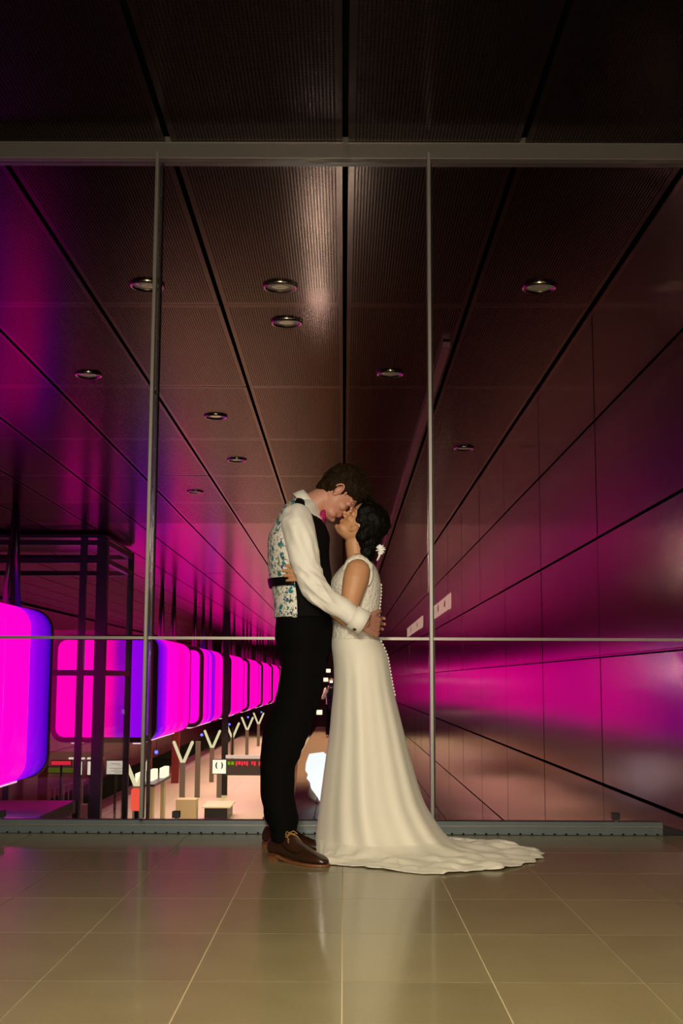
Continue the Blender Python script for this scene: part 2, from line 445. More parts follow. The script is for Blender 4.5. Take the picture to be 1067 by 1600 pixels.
for i in range(len(cols) - 1):
    for z0, z1 in ((0.075, midz - 0.003), (midz + 0.003, top_z0)):
        obj('glass_pane', rel(boxm(cols[i] + 0.004, cols[i + 1] - 0.004, GY - 0.005, GY + 0.005, z0, z1)), M['glass'], scr)
    obj('cross_bar', rel(boxm(cols[i] + 0.008, cols[i + 1] - 0.008, GY - 0.02, GY - 0.006, midz - 0.007, midz + 0.007)), M['steel'], scr)
for i, x in enumerate(cols[1:-1]):
    zb = 0.0 if i < 4 else 0.08
    bm = boxm(x - 0.009, x + 0.009, GY - 0.065, GY - 0.006, zb, top_z0 + 0.035); rel(bm)
    obj('mullion', bm, M['steel'], scr, bevel=0.002)
    bm = boxm(x + 0.012, x + 0.022, GY + 0.006, GY + 0.07, 0.07, top_z0); rel(bm)
    obj('rear_fin', bm, M['dark'], scr)
# base channel with slots
bb = boxm(-8, 1.60, GY + 0.012, GY + 0.075, 0.0, 0.066); obj('base_channel', rel(bb), M['base'], scr, bevel=0.002)
obj('channel_lip', rel(boxm(-8, 1.60, GY + 0.006, GY + 0.012, 0.040, 0.046)), M['steel'], scr)
bb = bmesh.new()
for k in range(140):
    x = -6.3 + k * 0.057
    if x < 1.58: box(bb, x, x + 0.010, GY + 0.008, GY + 0.013, 0.003, 0.009)
o = obj('drain_slots', rel(bb), M['black'], scr); o['kind'] = 'stuff'
bb = bmesh.new(); vs = [bb.verts.new(v) for v in ((1.60, GY + 0.02, 0), (1.80, GY + 0.02, 0), (1.60, GY + 0.02, 0.05), (1.60, GY + 0.07, 0), (1.80, GY + 0.07, 0), (1.60, GY + 0.07, 0.05))]
for f in ((0, 1, 2), (3, 5, 4), (0, 2, 5, 3), (1, 4, 5, 2), (0, 3, 4, 1)): bb.faces.new([vs[i] for i in f])
obj('channel_end', rel(bb), M['dark'], scr)
for px in (962, 275, 1):
    x = U(px, 1283, GY + 0.04).x
    cl = obj('clamp', rel(boxm(x - 0.019, x + 0.019, GY + 0.02, GY + 0.065, 0.075, 0.108)), M['blacksteel'], scr, bevel=0.003)
    bb = bmesh.new(); box(bb, x - 0.006, x + 0.006, GY + 0.03, GY + 0.05, 0.06, 0.08); obj('clamp_stem', rel(bb), M['base'], cl)

# ------------------------------------------------------------------ recessed ceiling lamps
def downlight(px, py, label):
    p = U(px, py, 10); d = ray(px, py); t = (CZ - H) / d.z
    X, Y = d.x * t, d.y * t
    t_ = thing('recessed_ceiling_lamp', label, 'ceiling lamp', (X, Y, CZ), 0, None)
    bm = bmesh.new()
    prev = None
    for r, z in ((0.128, 0.0), (0.128, -0.014), (0.118, -0.020), (0.104, -0.014), (0.100, 0.0)):
        cur = [bm.verts.new((r * math.cos(2 * PI * i / 28), r * math.sin(2 * PI * i / 28), z)) for i in range(28)]
        if prev: bridge(bm, prev, cur)
        prev = cur
    obj('trim_ring', bm, mat('ring', (0.55, 0.48, 0.36), 0.25, 1.0) if 'ring' not in M else M['ring'], t_, True)
    bm = bmesh.new(); lathe(bm, [(0.001, -0.004), (0.05, -0.007), (0.099, -0.003), (0.099, 0.0)], 28)
    obj('lens', bm, M['lens'], t_, True)
M['ring'] = mat('lamp ring', (0.55, 0.48, 0.36), 0.22, 1.0)
M['lens'] = mat('lamp lens', (0.30, 0.26, 0.20), 0.2, 0.6, emit=(1.0, 0.8, 0.45), es=0.05)
for px, py, lb in ((438, 447, 'round recessed ceiling lamp straight above the groom, nearest to the glass of the centre row'),
                   (230, 445, 'round recessed ceiling lamp half behind the left steel mullion'),
                   (843, 448, 'round recessed ceiling lamp alone in the dark right ceiling, the largest there'),
                   (448, 503, 'thin ringed ceiling lamp just behind the first cross joint above the groom'),
                   (610, 583, 'small ceiling lamp right of the centre joint above the bride'),
                   (138, 585, 'ceiling lamp in the purple lit panels at the far left'),
                   (337, 650, 'faint ceiling lamp in the third panel row right of the left mullion'),
                   (370, 718, 'faint distant ceiling lamp in the fifth panel row above the groom'),
                   (725, 700, 'small distant ceiling lamp right of the right mullion'),
                   (305, 768, 'distant ceiling lamp over the magenta glow')):
    downlight(px, py, lb)
# handrail-like cable channel running along the ceiling on the right
cc = thing('cable_channel', 'long slim cable channel running along the ceiling right of the centre', 'cable channel', (0.86, 10.2, CZ))
obj('channel_body', boxm(-0.03, 0.03, 0, 60, -0.055, -0.012), mat('channel', (0.30, 0.14, 0.22), 0.3, 0.8), cc)
bm = bmesh.new()
for k in range(40): box(bm, -0.012, 0.012, 0.4 + k * 1.5, 0.46 + k * 1.5, -0.014, 0.0)
obj('channel_hangers', bm, M['dark'], cc)['kind'] = 'stuff'

# ------------------------------------------------------------------ hanging light boxes
BX0, BX1, BZ0, BZ1, BL = -7.75, -4.98, H - 1.62, H + 1.18, 7.35
BR = 0.36
def rr_pts(inset=0.0, n=7):
    x0, x1, z0, z1, r = BX0 + inset, BX1 - inset, BZ0 + inset, BZ1 - inset, BR - inset
    pts = []
    for cx, cz, a0 in ((x1 - r, z1 - r, 0), (x0 + r, z1 - r, 90), (x0 + r, z0 + r, 180), (x1 - r, z0 + r, 270)):
        for i in range(n):
            a = math.radians(a0 + 90 * i / (n - 1)); pts.append((cx + r * math.cos(a), cz + r * math.sin(a)))
    return pts
CX = (BX0 + BX1) / 2
def sleeve(y0, y1, inset, thick=0.03):
    bm = bmesh.new()
    a = [bm.verts.new((x - CX, y0, z)) for x, z in rr_pts(inset)]; b = [bm.verts.new((x - CX, y1, z)) for x, z in rr_pts(inset)]
    c = [bm.verts.new((x - CX, y1, z)) for x, z in rr_pts(inset + thick)]; d = [bm.verts.new((x - CX, y0, z)) for x, z in rr_pts(inset + thick)]
    bridge(bm, a, b); bridge(bm, b, c); bridge(bm, c, d); bridge(bm, d, a); return bm
MAG = (1.0, 0.0, 0.38); PUR = (0.12, 0.0, 0.42); BLU = (0.03, 0.0, 0.25); PNK = (1.0, 0.0, 0.30); VIO = (0.24, 0.0, 0.5)
def E(a, b=None, s=2.1, mid=None):
    st = [(0, a), (1, b or a)] if mid is None else [(0, a), (0.5, mid), (1, b)]
    return grad_emis('light panel', st, s, 1)
looks = [
    [E(PUR), E(PUR, VIO), E(VIO, MAG), E(MAG), E(VIO, BLU, 2.1, PUR)],
    [E(BLU, VIO, 2.1, PUR), E(VIO, MAG), E(MAG), E(PNK), E(MAG)],
    [E(MAG), E(VIO, MAG), E(PUR, VIO), E(PNK), E(MAG)],
    [E(MAG), E(PNK), E(PNK), E(MAG), E(PNK)]]
caps = [E(MAG), grad_emis('cap', [(0, MAG), (0.55, MAG), (0.66, VIO), (0.8, (0.16, 0.0, 0.46)), (1, PUR)], 2.1, 0), E(MAG, s=2.4), E(MAG)]
M['boxframe'] = mat('dark box frame', (0.03, 0.01, 0.03), 0.4, 0.5)
M['under'] = emis('box underside tubes', (1.0, 0.55, 0.75), 1.1)
which = ['cropped by the left edge of the photo, nearest', 'magenta front behind the lift shaft', 'third in the row, purple and magenta side',
         'fourth in the row, behind the dark hanging post', 'fifth in the row, left of the groom', 'sixth in the row, beside the groom\'s leg',
         'seventh in the row, mostly hidden by the groom', 'last in the row, far end of the hall']
seg_cache = {}
for bi, by in enumerate(BOX_Y):
    t = thing('hanging_light_box', 'huge rounded glowing light box, ' + which[bi], 'light box', (CX, by, 0), 0, 'light boxes hung over the platform')
    core = bmesh.new()
    a = [core.verts.new((x - CX, 0.1, z)) for x, z in rr_pts(0.04)]; b = [core.verts.new((x - CX, BL - 0.1, z)) for x, z in rr_pts(0.04)]
    bridge(core, a, b); core.faces.new(a); core.faces.new(b[::-1])
    obj('core', core, M['boxframe'], t)
    L = looks[min(bi, 3)]; seg = BL / 5
    for k in range(5):
        o = obj('light_panel', sleeve(k * seg + (0.10 if k == 0 else 0.025), (k + 1) * seg - (0.10 if k == 4 else 0.025), 0.0), L[k], t, True)
    for yy in (0.0, BL - 0.12):
        obj('end_frame', sleeve(yy, yy + 0.12, -0.02, 0.14), M['boxframe'], t)
    for yy, cm in ((0.03, caps[min(bi, 3)]), (BL - 0.04, E(MAG))):
        bm = bmesh.new(); a = [bm.verts.new((x - CX, yy - 0.01, z)) for x, z in rr_pts(0.11)]; b = [bm.verts.new((x - CX, yy + 0.01, z)) for x, z in rr_pts(0.11)]
        bridge(bm, a, b); bm.faces.new(a); bm.faces.new(b[::-1]); obj('end_panel', bm, cm, t)
    bm = bmesh.new(); box(bm, -0.9, -0.7, 0.3, BL - 0.3, BZ0 - 0.07, BZ0 - 0.01); box(bm, 0.75, 0.95, 0.3, BL - 0.3, BZ0 - 0.07, BZ0 - 0.01)
    obj('underside_lamp', bm, M['under'], t)
    # hangers
    for hy in (1.0, 3.67, 6.3):
        for s in (-1, 1):
            bm = bmesh.new(); tube(bm, [(0.9 * 0 + 0.95, hy, CZ), (0.95 + 0.0, hy + s * 0.42, BZ1 - 0.02)], [0.05, 0.05], 8, round_ends=False)
            obj('hanger_rod', bm, M['hang'] if 'hang' in M else M.setdefault('hang', mat('hanger steel', (0.12, 0.08, 0.12), 0.3, 0.9)), t, True)
    # small blue signal lamp below
    if 0 < bi < 6:
        bm = bmesh.new(); ell(bm, (1.25, 1.2, BZ0 - 0.33), (0.05, 0.05, 0.05), None, 12, 8)
        stem = bmesh.new(); tube(stem, [(1.25, 1.2, BZ0 - 0.02), (1.25, 1.2, BZ0 - 0.3)], [0.008, 0.008], 6); obj('signal_lamp_stem', stem, M['dark'], t, True)
        obj('signal_lamp', bm, M['blue'] if 'blue' in M else M.setdefault('blue', emis('blue lamp', (0.05, 0.08, 1.0), 5)), t, True)

# tall hanging post between boxes
for px, Y, lb in ((353, 53.9, 'dark slender post reaching from ceiling to platform between the light boxes'),):
    p = U(px, 1060, Y); o = obj('tall_post', boxm(-0.13, 0.13, -0.09, 0.09, 0, CZ - PZ), M['dark']); o.location = (p.x, Y, PZ)
    tag(o, lb, 'post')

# ------------------------------------------------------------------ lift shaft
LXa, LXb, LYa, LYb, LZ = -8.3, -4.62, 24.0, 26.9, 3.5
lf = thing('lift_shaft', 'dark framed glass lift shaft in front of the magenta box', 'lift', ((LXa + LXb) / 2, (LYa + LYb) / 2, PZ - 1.1))
def lrel(bm):
    bmesh.ops.translate(bm, verts=bm.verts, vec=(-(LXa + LXb) / 2, -(LYa + LYb) / 2, -(PZ - 1.1))); return bm
M['liftsteel'] = mat('lift steel', (0.05, 0.055, 0.075), 0.3, 0.7)
for x, y, wd in ((LXb - 0.05, LYa, 0.10), (LXb - 0.42, LYa, 0.06), (LXb, LYb, 0.06), (LXa, LYa, 0.14), (LXa, LYb, 0.14), (LXb - 1.75, LYa, 0.06)):
    obj('corner_post', lrel(boxm(x - wd, x + wd, y - wd, y + wd, PZ - 1.1, LZ)), M['liftsteel'], lf)
for z in (LZ - 0.10, LZ - 0.45, 0.90):
    th = 0.05
    for a in ((LXa, LXb, LYa - th, LYa + th), (LXa, LXb, LYb - th, LYb + th), (LXb - th, LXb + th, LYa, LYb)):
        obj('cross_beam', lrel(boxm(a[0], a[1], a[2], a[3], z - th, z + th)), M['liftsteel'], lf)
for a in ((LXa, LXb, LYa - 0.01, LYa + 0.01), (LXb - 0.01, LXb + 0.01, LYa, LYb), (LXa, LXb, LYb - 0.01, LYb + 0.01)):
    obj('shaft_glass', lrel(boxm(a[0], a[1], a[2], a[3], PZ, LZ)), M['liftglass'], lf)
obj('shaft_roof', lrel(boxm(LXa, LXb, LYa, LYb, LZ, LZ + 0.06)), M['liftsteel'], lf)
o = obj('landing_slab', boxm(-5.5, 0, -2.2, 2.2, -0.22, 0), mat('landing', (0.42, 0.30, 0.38), 0.4, noise_s=3, noise_a=0.2))
o.location = (-4.95, 21.3, -1.45); tag(o, 'flat grey landing roof lit purple beside the lift shaft', 'canopy')
for k, x in enumerate((-5.6, -10.5)):
    q = obj('slab_post', boxm(-0.08, 0.08, -0.08, 0.08, PZ - 1.1 + 1.42, -0.22), M['dark'], o); q.location = (x + 5.35, 0, 0)
# red bollard-like lamp near the stairs
p = U(214, 1252, 30); t = thing('red_lit_sign', 'glowing orange red rounded panel right of the lift shaft', 'sign', (p.x, 30, p.z))
bm = bmesh.new(); box(bm, -0.14, 0.16, -0.06, 0.06, -0.22, 0.30); obj('glowing_face', bm, emis('red lit', (1.0, 0.10, 0.06), 1.0), t, bevel=0.05)
obj('post', boxm(-0.05, 0.05, -0.05, 0.05, PZ - p.z - 0.0, -0.22), M['dark'], t)

# ------------------------------------------------------------------ platform furniture
M['vlamp'] = emis('pale tube', (1.0, 0.86, 0.52), 0.85)
M['beige'] = mat('beige enamel', (0.55, 0.48, 0.33), 0.5)
names = ['nearest, partly behind the left mullion', 'with the bench at its foot', 'behind the square lift sign', 'in front of the tall dark post', 'fifth from the glass', 'farthest, beside the groom\'s thigh']
for k, Y in enumerate((38.7, 49.7, 60.7, 71.7, 82.7, 93.7)):
    t = thing('v_shaped_lamp_post', 'pale V shaped lamp on a slim platform post, ' + names[k], 'lamp post', (-6.3, Y, PZ), 0, 'V lamps along the platform')
    obj('post', boxm(-0.10, 0.10, -0.10, 0.10, 0, 1.62), mat('post', (0.16, 0.14, 0.11), 0.5) if k == 0 else M['vpost'], t)
    if k == 0: M['vpost'] = t.children[0].data.materials[0]
    for s in (-1, 1):
        bm = bmesh.new(); tube(bm, [(s * 0.03, 0, 1.62), (s * 0.36, 0, 2.40)], [0.062, 0.062], 10, ref=Vector((0, 1, 0)))
        obj('lamp_arm', bm, M['vlamp'], t, True)
# second plain column next to the bench
p = G(308, 1246, PZ); o = obj('slim_column', boxm(-0.1, 0.1, -0.1, 0.1, 0, 2.3), M['vpost']); o.location = p
tag(o, 'plain slim grey column just right of the second V lamp', 'column')
# bench group
t = thing('platform_bench', 'beige bench block with white slatted seats on the platform', 'bench', G(318, 1283, PZ))
obj('block', boxm(-0.95, -0.25, -0.2, 0.5, 0, 0.75), M['beige'], t, bevel=0.02)
for k in range(5):
    obj('seat_slat', boxm(-0.1, 0.9, 0.2 + k * 0.42, 0.5 + k * 0.42, 0.42, 0.47), mat('slat', (0.85, 0.82, 0.7), 0.4) if k == 0 else t.children[1].data.materials[0], t)
obj('seat_frame', boxm(0.0, 0.8, 0.2, 2.3, 0, 0.42), M['dark'], t)
# timetable stand with lit header
t = thing('timetable_stand', 'beige stand with three lit white panels on top, right of the left mullion', 'stand', (-6.35, 41.0, PZ))
M['litwhite'] = emis('lit white', (1.0, 0.90, 0.66), 1.25)
for k in range(3):
    obj('lit_panel', boxm(-0.30 + k * 0.2, -0.12 + k * 0.2, -0.5 + k * 1.3, 0.6 + k * 1.3, 1.52, 1.86), M['litwhite'], t, bevel=0.02)
    obj('leg', boxm(-0.29 + k * 0.2, -0.17 + k * 0.2, 0.0 + k * 1.2, 0.4 + k * 1.2, 0, 1.5), M['beige'], t)
obj('header_frame', boxm(-0.32, 0.32, -0.45, 3.4, 1.44, 1.52), M['dark'], t)
# square lift sign
p = G(342, 1246, PZ)
t = thing('square_platform_sign', 'square white lit sign with two dark curved marks on a post', 'sign', p)
obj('post', boxm(-0.1, 0.1, -0.06, 0.06, 0, 1.0), M['vpost'], t)
obj('sign_case', boxm(-0.31, 0.31, -0.07, 0.07, 0.95, 1.57), M['dark'], t, bevel=0.03)
obj('sign_face', boxm(-0.28, 0.28, -0.09, -0.07, 0.98, 1.54), M['litwhite'], t, bevel=0.005)
for s in (-1, 1):
    bm = bmesh.new()
    pts = [(s * (0.075 + 0.055 * math.cos(a)), -0.10, 1.31 + 0.13 * math.sin(a)) for a in [(-80 + 16 * i) * PI / 180 for i in range(11)]]
    tube(bm, pts, [0.012 + 0.016 * math.sin(PI * i / 10) for i in range(11)], 8); obj('curved_mark', bm, M['black'], t, True)
# departure display
p = U(410, 1197, 50)
t = thing('departure_display', 'wide dark departure display with red lettering left of the groom', 'display', (p.x, 50, p.z))
obj('case', boxm(-1.42, 1.6, -0.1, 0.1, -0.36, 0.28), mat('display case', (0.05, 0.045, 0.04), 0.4), t, bevel=0.02)
obj('lit_top', boxm(-1.45, 1.6, -0.1, 0.1, 0.30, 0.42), mat('pale strip', (0.6, 0.6, 0.6), 0.4, emit=(0.8, 0.78, 0.7), es=0.25), t)
redm = emis('red led', (1.0, 0.03, 0.06), 1.1); gm = emis('green led', (0.25, 0.5, 0.0), 0.8)
def letters(txt, size, m, parent, loc, name='lettering'):
    cu = bpy.data.curves.new('txt', 'FONT'); cu.body = txt; cu.size = size; cu.extrude = 0.01; cu.offset = size * 0.015
    o = bpy.data.objects.new('tmp', cu); C.objects.link(o); dg = bpy.context.evaluated_depsgraph_get(); dg.update()
    me = bpy.data.meshes.new_from_object(o.evaluated_get(dg)); bpy.data.objects.remove(o)
    me.materials.clear(); me.materials.append(m)
    me.transform(Matrix.Rotation(PI / 2, 4, 'X'))
    q = bpy.data.objects.new(name, me); C.objects.link(q); q.parent = parent; q.location = loc
    return q
bm = bmesh.new()
x = -1.05
random.seed(3)
while x < 1.4:
    wd = random.uniform(0.05, 0.11)
    if random.random() < 0.85: box(bm, x, x + wd, -0.13, -0.10, 0.02 + random.choice((0, 0, 0.04)), 0.19)
    x += wd + 0.03
obj('red_lettering', bm, redm, t)
bm = bmesh.new(); box(bm, -1.36, -1.27, -0.13, -0.10, 0.05, 0.18); box(bm, -1.23, -1.12, -0.13, -0.10, 0.05, 0.18); obj('green_lettering', bm, gm, t)
for s in (-1.2, 1.3): obj('hanger', boxm(s - 0.03, s + 0.03, -0.03, 0.03, 0.42, 1.5), M['dark'], t)
# left-hand signs under the boxes
def sign(name, px, py, Y, wpx, hpx, m, label, cat='sign', bar=None):
    p = U(px, py, Y); s = Y / FPX
    t = thing(name, label, cat, (p.x, Y, p.z))
    obj('case', boxm(-wpx * s / 2 - 0.03, wpx * s / 2 + 0.03, -0.05, 0.05, -hpx * s / 2 - 0.03, hpx * s / 2 + 0.03), M['dark'], t, bevel=0.01)
    obj('lit_face', boxm(-wpx * s / 2, wpx * s / 2, -0.075, -0.05, -hpx * s / 2, hpx * s / 2), m, t)
    obj('post', boxm(-0.04, 0.04, -0.03, 0.03, PZ - p.z, -hpx * s / 2), M['dark'], t)
    return t
t = sign('lit_map_sign', 181, 1199, 44, 27, 20, M['litwhite'], 'square lit map board right of the lift shaft posts')
bm = bmesh.new()
for k in range(7): box(bm, random.uniform(-.22, .12), random.uniform(0.13, 0.26), -0.085, -0.075, -0.18 + k * 0.05, -0.165 + k * 0.05)
obj('map_print', bm, mat('print', (0.35, 0.28, 0.2), 0.6), t)
sign('lit_column_sign', 141, 1200, 44, 7, 20, M['litwhite'], 'narrow lit sign seen between the lift shaft posts')
sign('lit_column_sign', 126, 1200, 44, 5, 20, M['litwhite'], 'thinnest lit sign just left of the lift shaft posts')
sign('red_lettered_sign', 96, 1192, 46, 30, 6, redm, 'small red lettered display right of the nearest light box')
sign('green_display', 97, 1203, 46.3, 42, 8, emis('green board', (0.16, 0.19, 0.01), 0.6), 'low green display board below the red lettering', 'display')
for px, lb in ((120, 'white tube lamp left of the lift posts'), (149, 'white tube lamp between the lift posts')):
    p = U(px, 1185, 44); t = thing('tube_lamp', lb, 'lamp', (p.x, 44, p.z), 0)
    obj('tube', boxm(-0.28, 0.28, -0.05, 0.05, -0.03, 0.03), M['litwhite'], t, bevel=0.01)
    obj('suspension_rod', boxm(-0.01, 0.01, -0.01, 0.01, 0.03, BZ0 - p.z + 0.03), M['dark'], t)
# pale stair rail, red wall columns
t = thing('stair_railing', 'pale stepped stair railing behind the blue signal lamp', 'railing', U(100, 1245, 49.5))
for k in range(9):
    x = -0.75 + k * 0.18
    obj('baluster', boxm(x, x + 0.04, -0.03, 0.03, -0.3, 0.25 + k * 0.045), M['beige'], t)
bm = bmesh.new(); tube(bm, [(-0.8, 0, 0.25), (0.8, 0, 0.65)], [0.04, 0.04], 8); obj('handrail', bm, M['beige'], t, True)
bm = boxm(-1.0, 1.0, -0.02, 0.5, -3, -0.3); obj('stair_side', bm, M['beige'], t)
rc = mat('red column', (0.22, 0.02, 0.015), 0.5)
for px, w_, lb in ((30, 0.3, 'red column under the nearest light box'), (67, 0.36, 'red column left of the stair railing'), (273, 0.35, 'red column under the third light box'), (232, 0.25, 'red column behind the left mullion')):
    Y = 47 if px < 100 else 60
    p = U(px, 1240, Y); o = obj('red_column', boxm(-w_ / 2, w_ / 2, -0.1, 0.1, 0, BZ0 - PZ + (0.3 if px > 100 else -0.9)), rc); o.location = (p.x, Y, PZ); tag(o, lb, 'column')

# ------------------------------------------------------------------ lit boards on the mezzanine wall behind the camera (mirrored in the glass)
for k, (ya, yb) in enumerate(((-12.7, -8.7), (-23.5, -16.3))):
    t = thing('lit_wall_board', ('pale lit information board mirrored left of the right mullion', 'pale lit information board mirrored right of the right mullion')[1 - k], 'sign', (WX - 0.04, (ya + yb) / 2, 2.15))
    l = (yb - ya) / 2
    obj('case', boxm(0.0, 0.038, -l - 0.04, l + 0.04, -0.16, 0.16), M['dark'], t)
    n = 5
    for q in range(n):
        y0 = -l + 2 * l * q / n + 0.03; y1 = -l + 2 * l * (q + 1) / n - 0.06
        f = obj('lit_face', boxm(-0.015, 0.0, y0, y1, -0.13, 0.13), M.setdefault('board', emis('lit board', (1.0, 0.72, 0.5), 5)), t)
        if q % 2: obj('symbol', boxm(-0.02, -0.015, (y0 + y1) / 2 - 0.12, (y0 + y1) / 2 + 0.1, -0.05, 0.07), M['black'], f)
#PEOPLE
# ------------------------------------------------------------------ people
def skin_mat(name, col, red):
    m, t, b = nt(name)
    tc = t.nodes.new('ShaderNodeTexCoord'); n = t.nodes.new('ShaderNodeTexNoise'); n.inputs['Scale'].default_value = 14
    t.links.new(tc.outputs['Object'], n.inputs['Vector'])
    cr = t.nodes.new('ShaderNodeMix'); cr.data_type = 'RGBA'; cr.inputs[6].default_value = (*col, 1); cr.inputs[7].default_value = (*red, 1)
    t.links.new(n.outputs['Fac'], cr.inputs[0]); t.links.new(cr.outputs[2], b.inputs['Base Color'])
    b.inputs['Roughness'].default_value = 0.5
    b.inputs['Subsurface Weight'].default_value = 0.12; b.inputs['Subsurface Radius'].default_value = (0.02, 0.008, 0.004); b.inputs['Subsurface Scale'].default_value = 0.3
    return m
M['skin_m'] = skin_mat('fair skin', (0.52, 0.27, 0.185), (0.50, 0.21, 0.15))
M['skin_w'] = skin_mat('tanned skin', (0.54, 0.285, 0.14), (0.50, 0.24, 0.12))
M['shirt'] = mat('white shirt cotton', (0.80, 0.77, 0.70), 0.8, sheen=0.2, bump=0.15, bump_s=25)
M['suit'] = mat('black wool', (0.0032, 0.003, 0.003), 0.9, spec=0.05, bump=0.3, bump_s=18)
M['vest_front'] = mat('black vest cloth', (0.004, 0.0035, 0.004), 0.8, spec=0.08)
M['satin'] = mat('black satin', (0.003, 0.003, 0.0035), 0.5, spec=0.15)
M['tie'] = mat('magenta silk', (0.38, 0.008, 0.10), 0.45, bump=0.4, bump_s=90)
M['hair_m'] = mat('brown hair', (0.014, 0.007, 0.002), 0.7, spec=0.1, noise_s=60, noise_a=0.5)
M['hair_w'] = mat('black hair', (0.002, 0.0013, 0.001), 0.6, spec=0.12, noise_s=40, noise_a=0.5)
M['brow'] = mat('brow', (0.13, 0.07, 0.04), 0.7)
M['lip'] = mat('lips', (0.50, 0.13, 0.12), 0.4)
M['leather'] = mat('brown leather', (0.035, 0.014, 0.008), 0.24, noise_s=30, noise_a=0.3, bump=0.1, bump_s=80)
M['sole'] = mat('leather sole', (0.20, 0.075, 0.03), 0.45)
M['lace'] = mat('waxed laces', (0.30, 0.17, 0.06), 0.5)
M['satin_white'] = mat('ivory crepe', (0.80, 0.765, 0.66), 0.55, sheen=0.15, spec=0.35)
M['lacefab'] = mat('ivory lace', (0.79, 0.76, 0.67), 0.7, bump=0.9, bump_s=75)
M['pearl'] = mat('pearl button', (0.85, 0.8, 0.72), 0.25)
M['petal'] = mat('white petal', (0.85, 0.83, 0.82), 0.6)
def floral():
    m, t, b = nt('floral print')
    tc = t.nodes.new('ShaderNodeTexCoord')
    cur = None
    def layer(scale, thr, col, off, prev, stretch=(1, 1, 1)):
        mp = t.nodes.new('ShaderNodeMapping'); mp.inputs['Location'].default_value = off; mp.inputs['Scale'].default_value = stretch
        mp.inputs['Rotation'].default_value = (0.3, off[0], 0.2)
        t.links.new(tc.outputs['Object'], mp.inputs[0])
        nz = t.nodes.new('ShaderNodeTexNoise'); nz.inputs['Scale'].default_value = scale * 2.2; t.links.new(mp.outputs[0], nz.inputs[0])
        mxv = t.nodes.new('ShaderNodeMix'); mxv.data_type = 'VECTOR'; mxv.inputs[0].default_value = 0.035
        t.links.new(mp.outputs[0], mxv.inputs[4]); t.links.new(nz.outputs['Color'], mxv.inputs[5])
        v = t.nodes.new('ShaderNodeTexVoronoi'); v.inputs['Scale'].default_value = scale; v.inputs['Randomness'].default_value = 0.85
        t.links.new(mxv.outputs[1], v.inputs['Vector'])
        l = t.nodes.new('ShaderNodeMath'); l.operation = 'LESS_THAN'; l.inputs[1].default_value = thr; t.links.new(v.outputs['Distance'], l.inputs[0])
        mx = t.nodes.new('ShaderNodeMix'); mx.data_type = 'RGBA'; mx.inputs[7].default_value = (*col, 1)
        if prev is None: mx.inputs[6].default_value = (0.78, 0.76, 0.70, 1)
        else: t.links.new(prev, mx.inputs[6])
        t.links.new(l.outputs[0], mx.inputs[0]); return mx.outputs[2]
    cur = layer(40, 0.31, (0.16, 0.26, 0.10), (0.3, 0, 0), cur, (1, 1, 0.45))
    cur = layer(52, 0.20, (0.45, 0.32, 0.10), (1.3, 0.2, 0), cur, (0.6, 1, 1))
    cur = layer(27, 0.31, (0.01, 0.20, 0.25), (2.1, 0.4, 0.3), cur)
    cur = layer(34, 0.25, (0.05, 0.05, 0.22), (3.7, 0.1, 0.5), cur)
    cur = layer(55, 0.27, (0.03, 0.05, 0.04), (0.9, 0.7, 0.1), cur, (0.4, 1, 1.1))
    t.links.new(cur, b.inputs['Base Color']); b.inputs['Roughness'].default_value = 0.7
    return m
M['floral'] = floral()

YB = 5.80
def P(px, py, y=YB): return U(px, py, y)

# ---- head in its own frame: f forward, s side, u up
def frame_mat(c, f, u):
    f = Vector(f).normalized(); u = Vector(u).normalized(); s = u.cross(f)
    return Matrix(((f.x, s.x, u.x, c[0]), (f.y, s.y, u.y, c[1]), (f.z, s.z, u.z, c[2]), (0, 0, 0, 1)))
HEAD = [(-0.120, 0.066, 0.022, 0.020), (-0.113, 0.080, -0.01, 0.034), (-0.100, 0.087, -0.028, 0.045), (-0.082, 0.082, -0.045, 0.053), (-0.066, 0.085, -0.06, 0.059),
        (-0.045, 0.086, -0.075, 0.065), (-0.022, 0.082, -0.088, 0.069), (0.0, 0.079, -0.096, 0.071), (0.018, 0.088, -0.101, 0.074), (0.045, 0.087, -0.102, 0.076),
        (0.075, 0.077, -0.094, 0.072), (0.098, 0.056, -0.076, 0.058), (0.112, 0.030, -0.050, 0.038), (0.118, 0.005, -0.025, 0.018)]
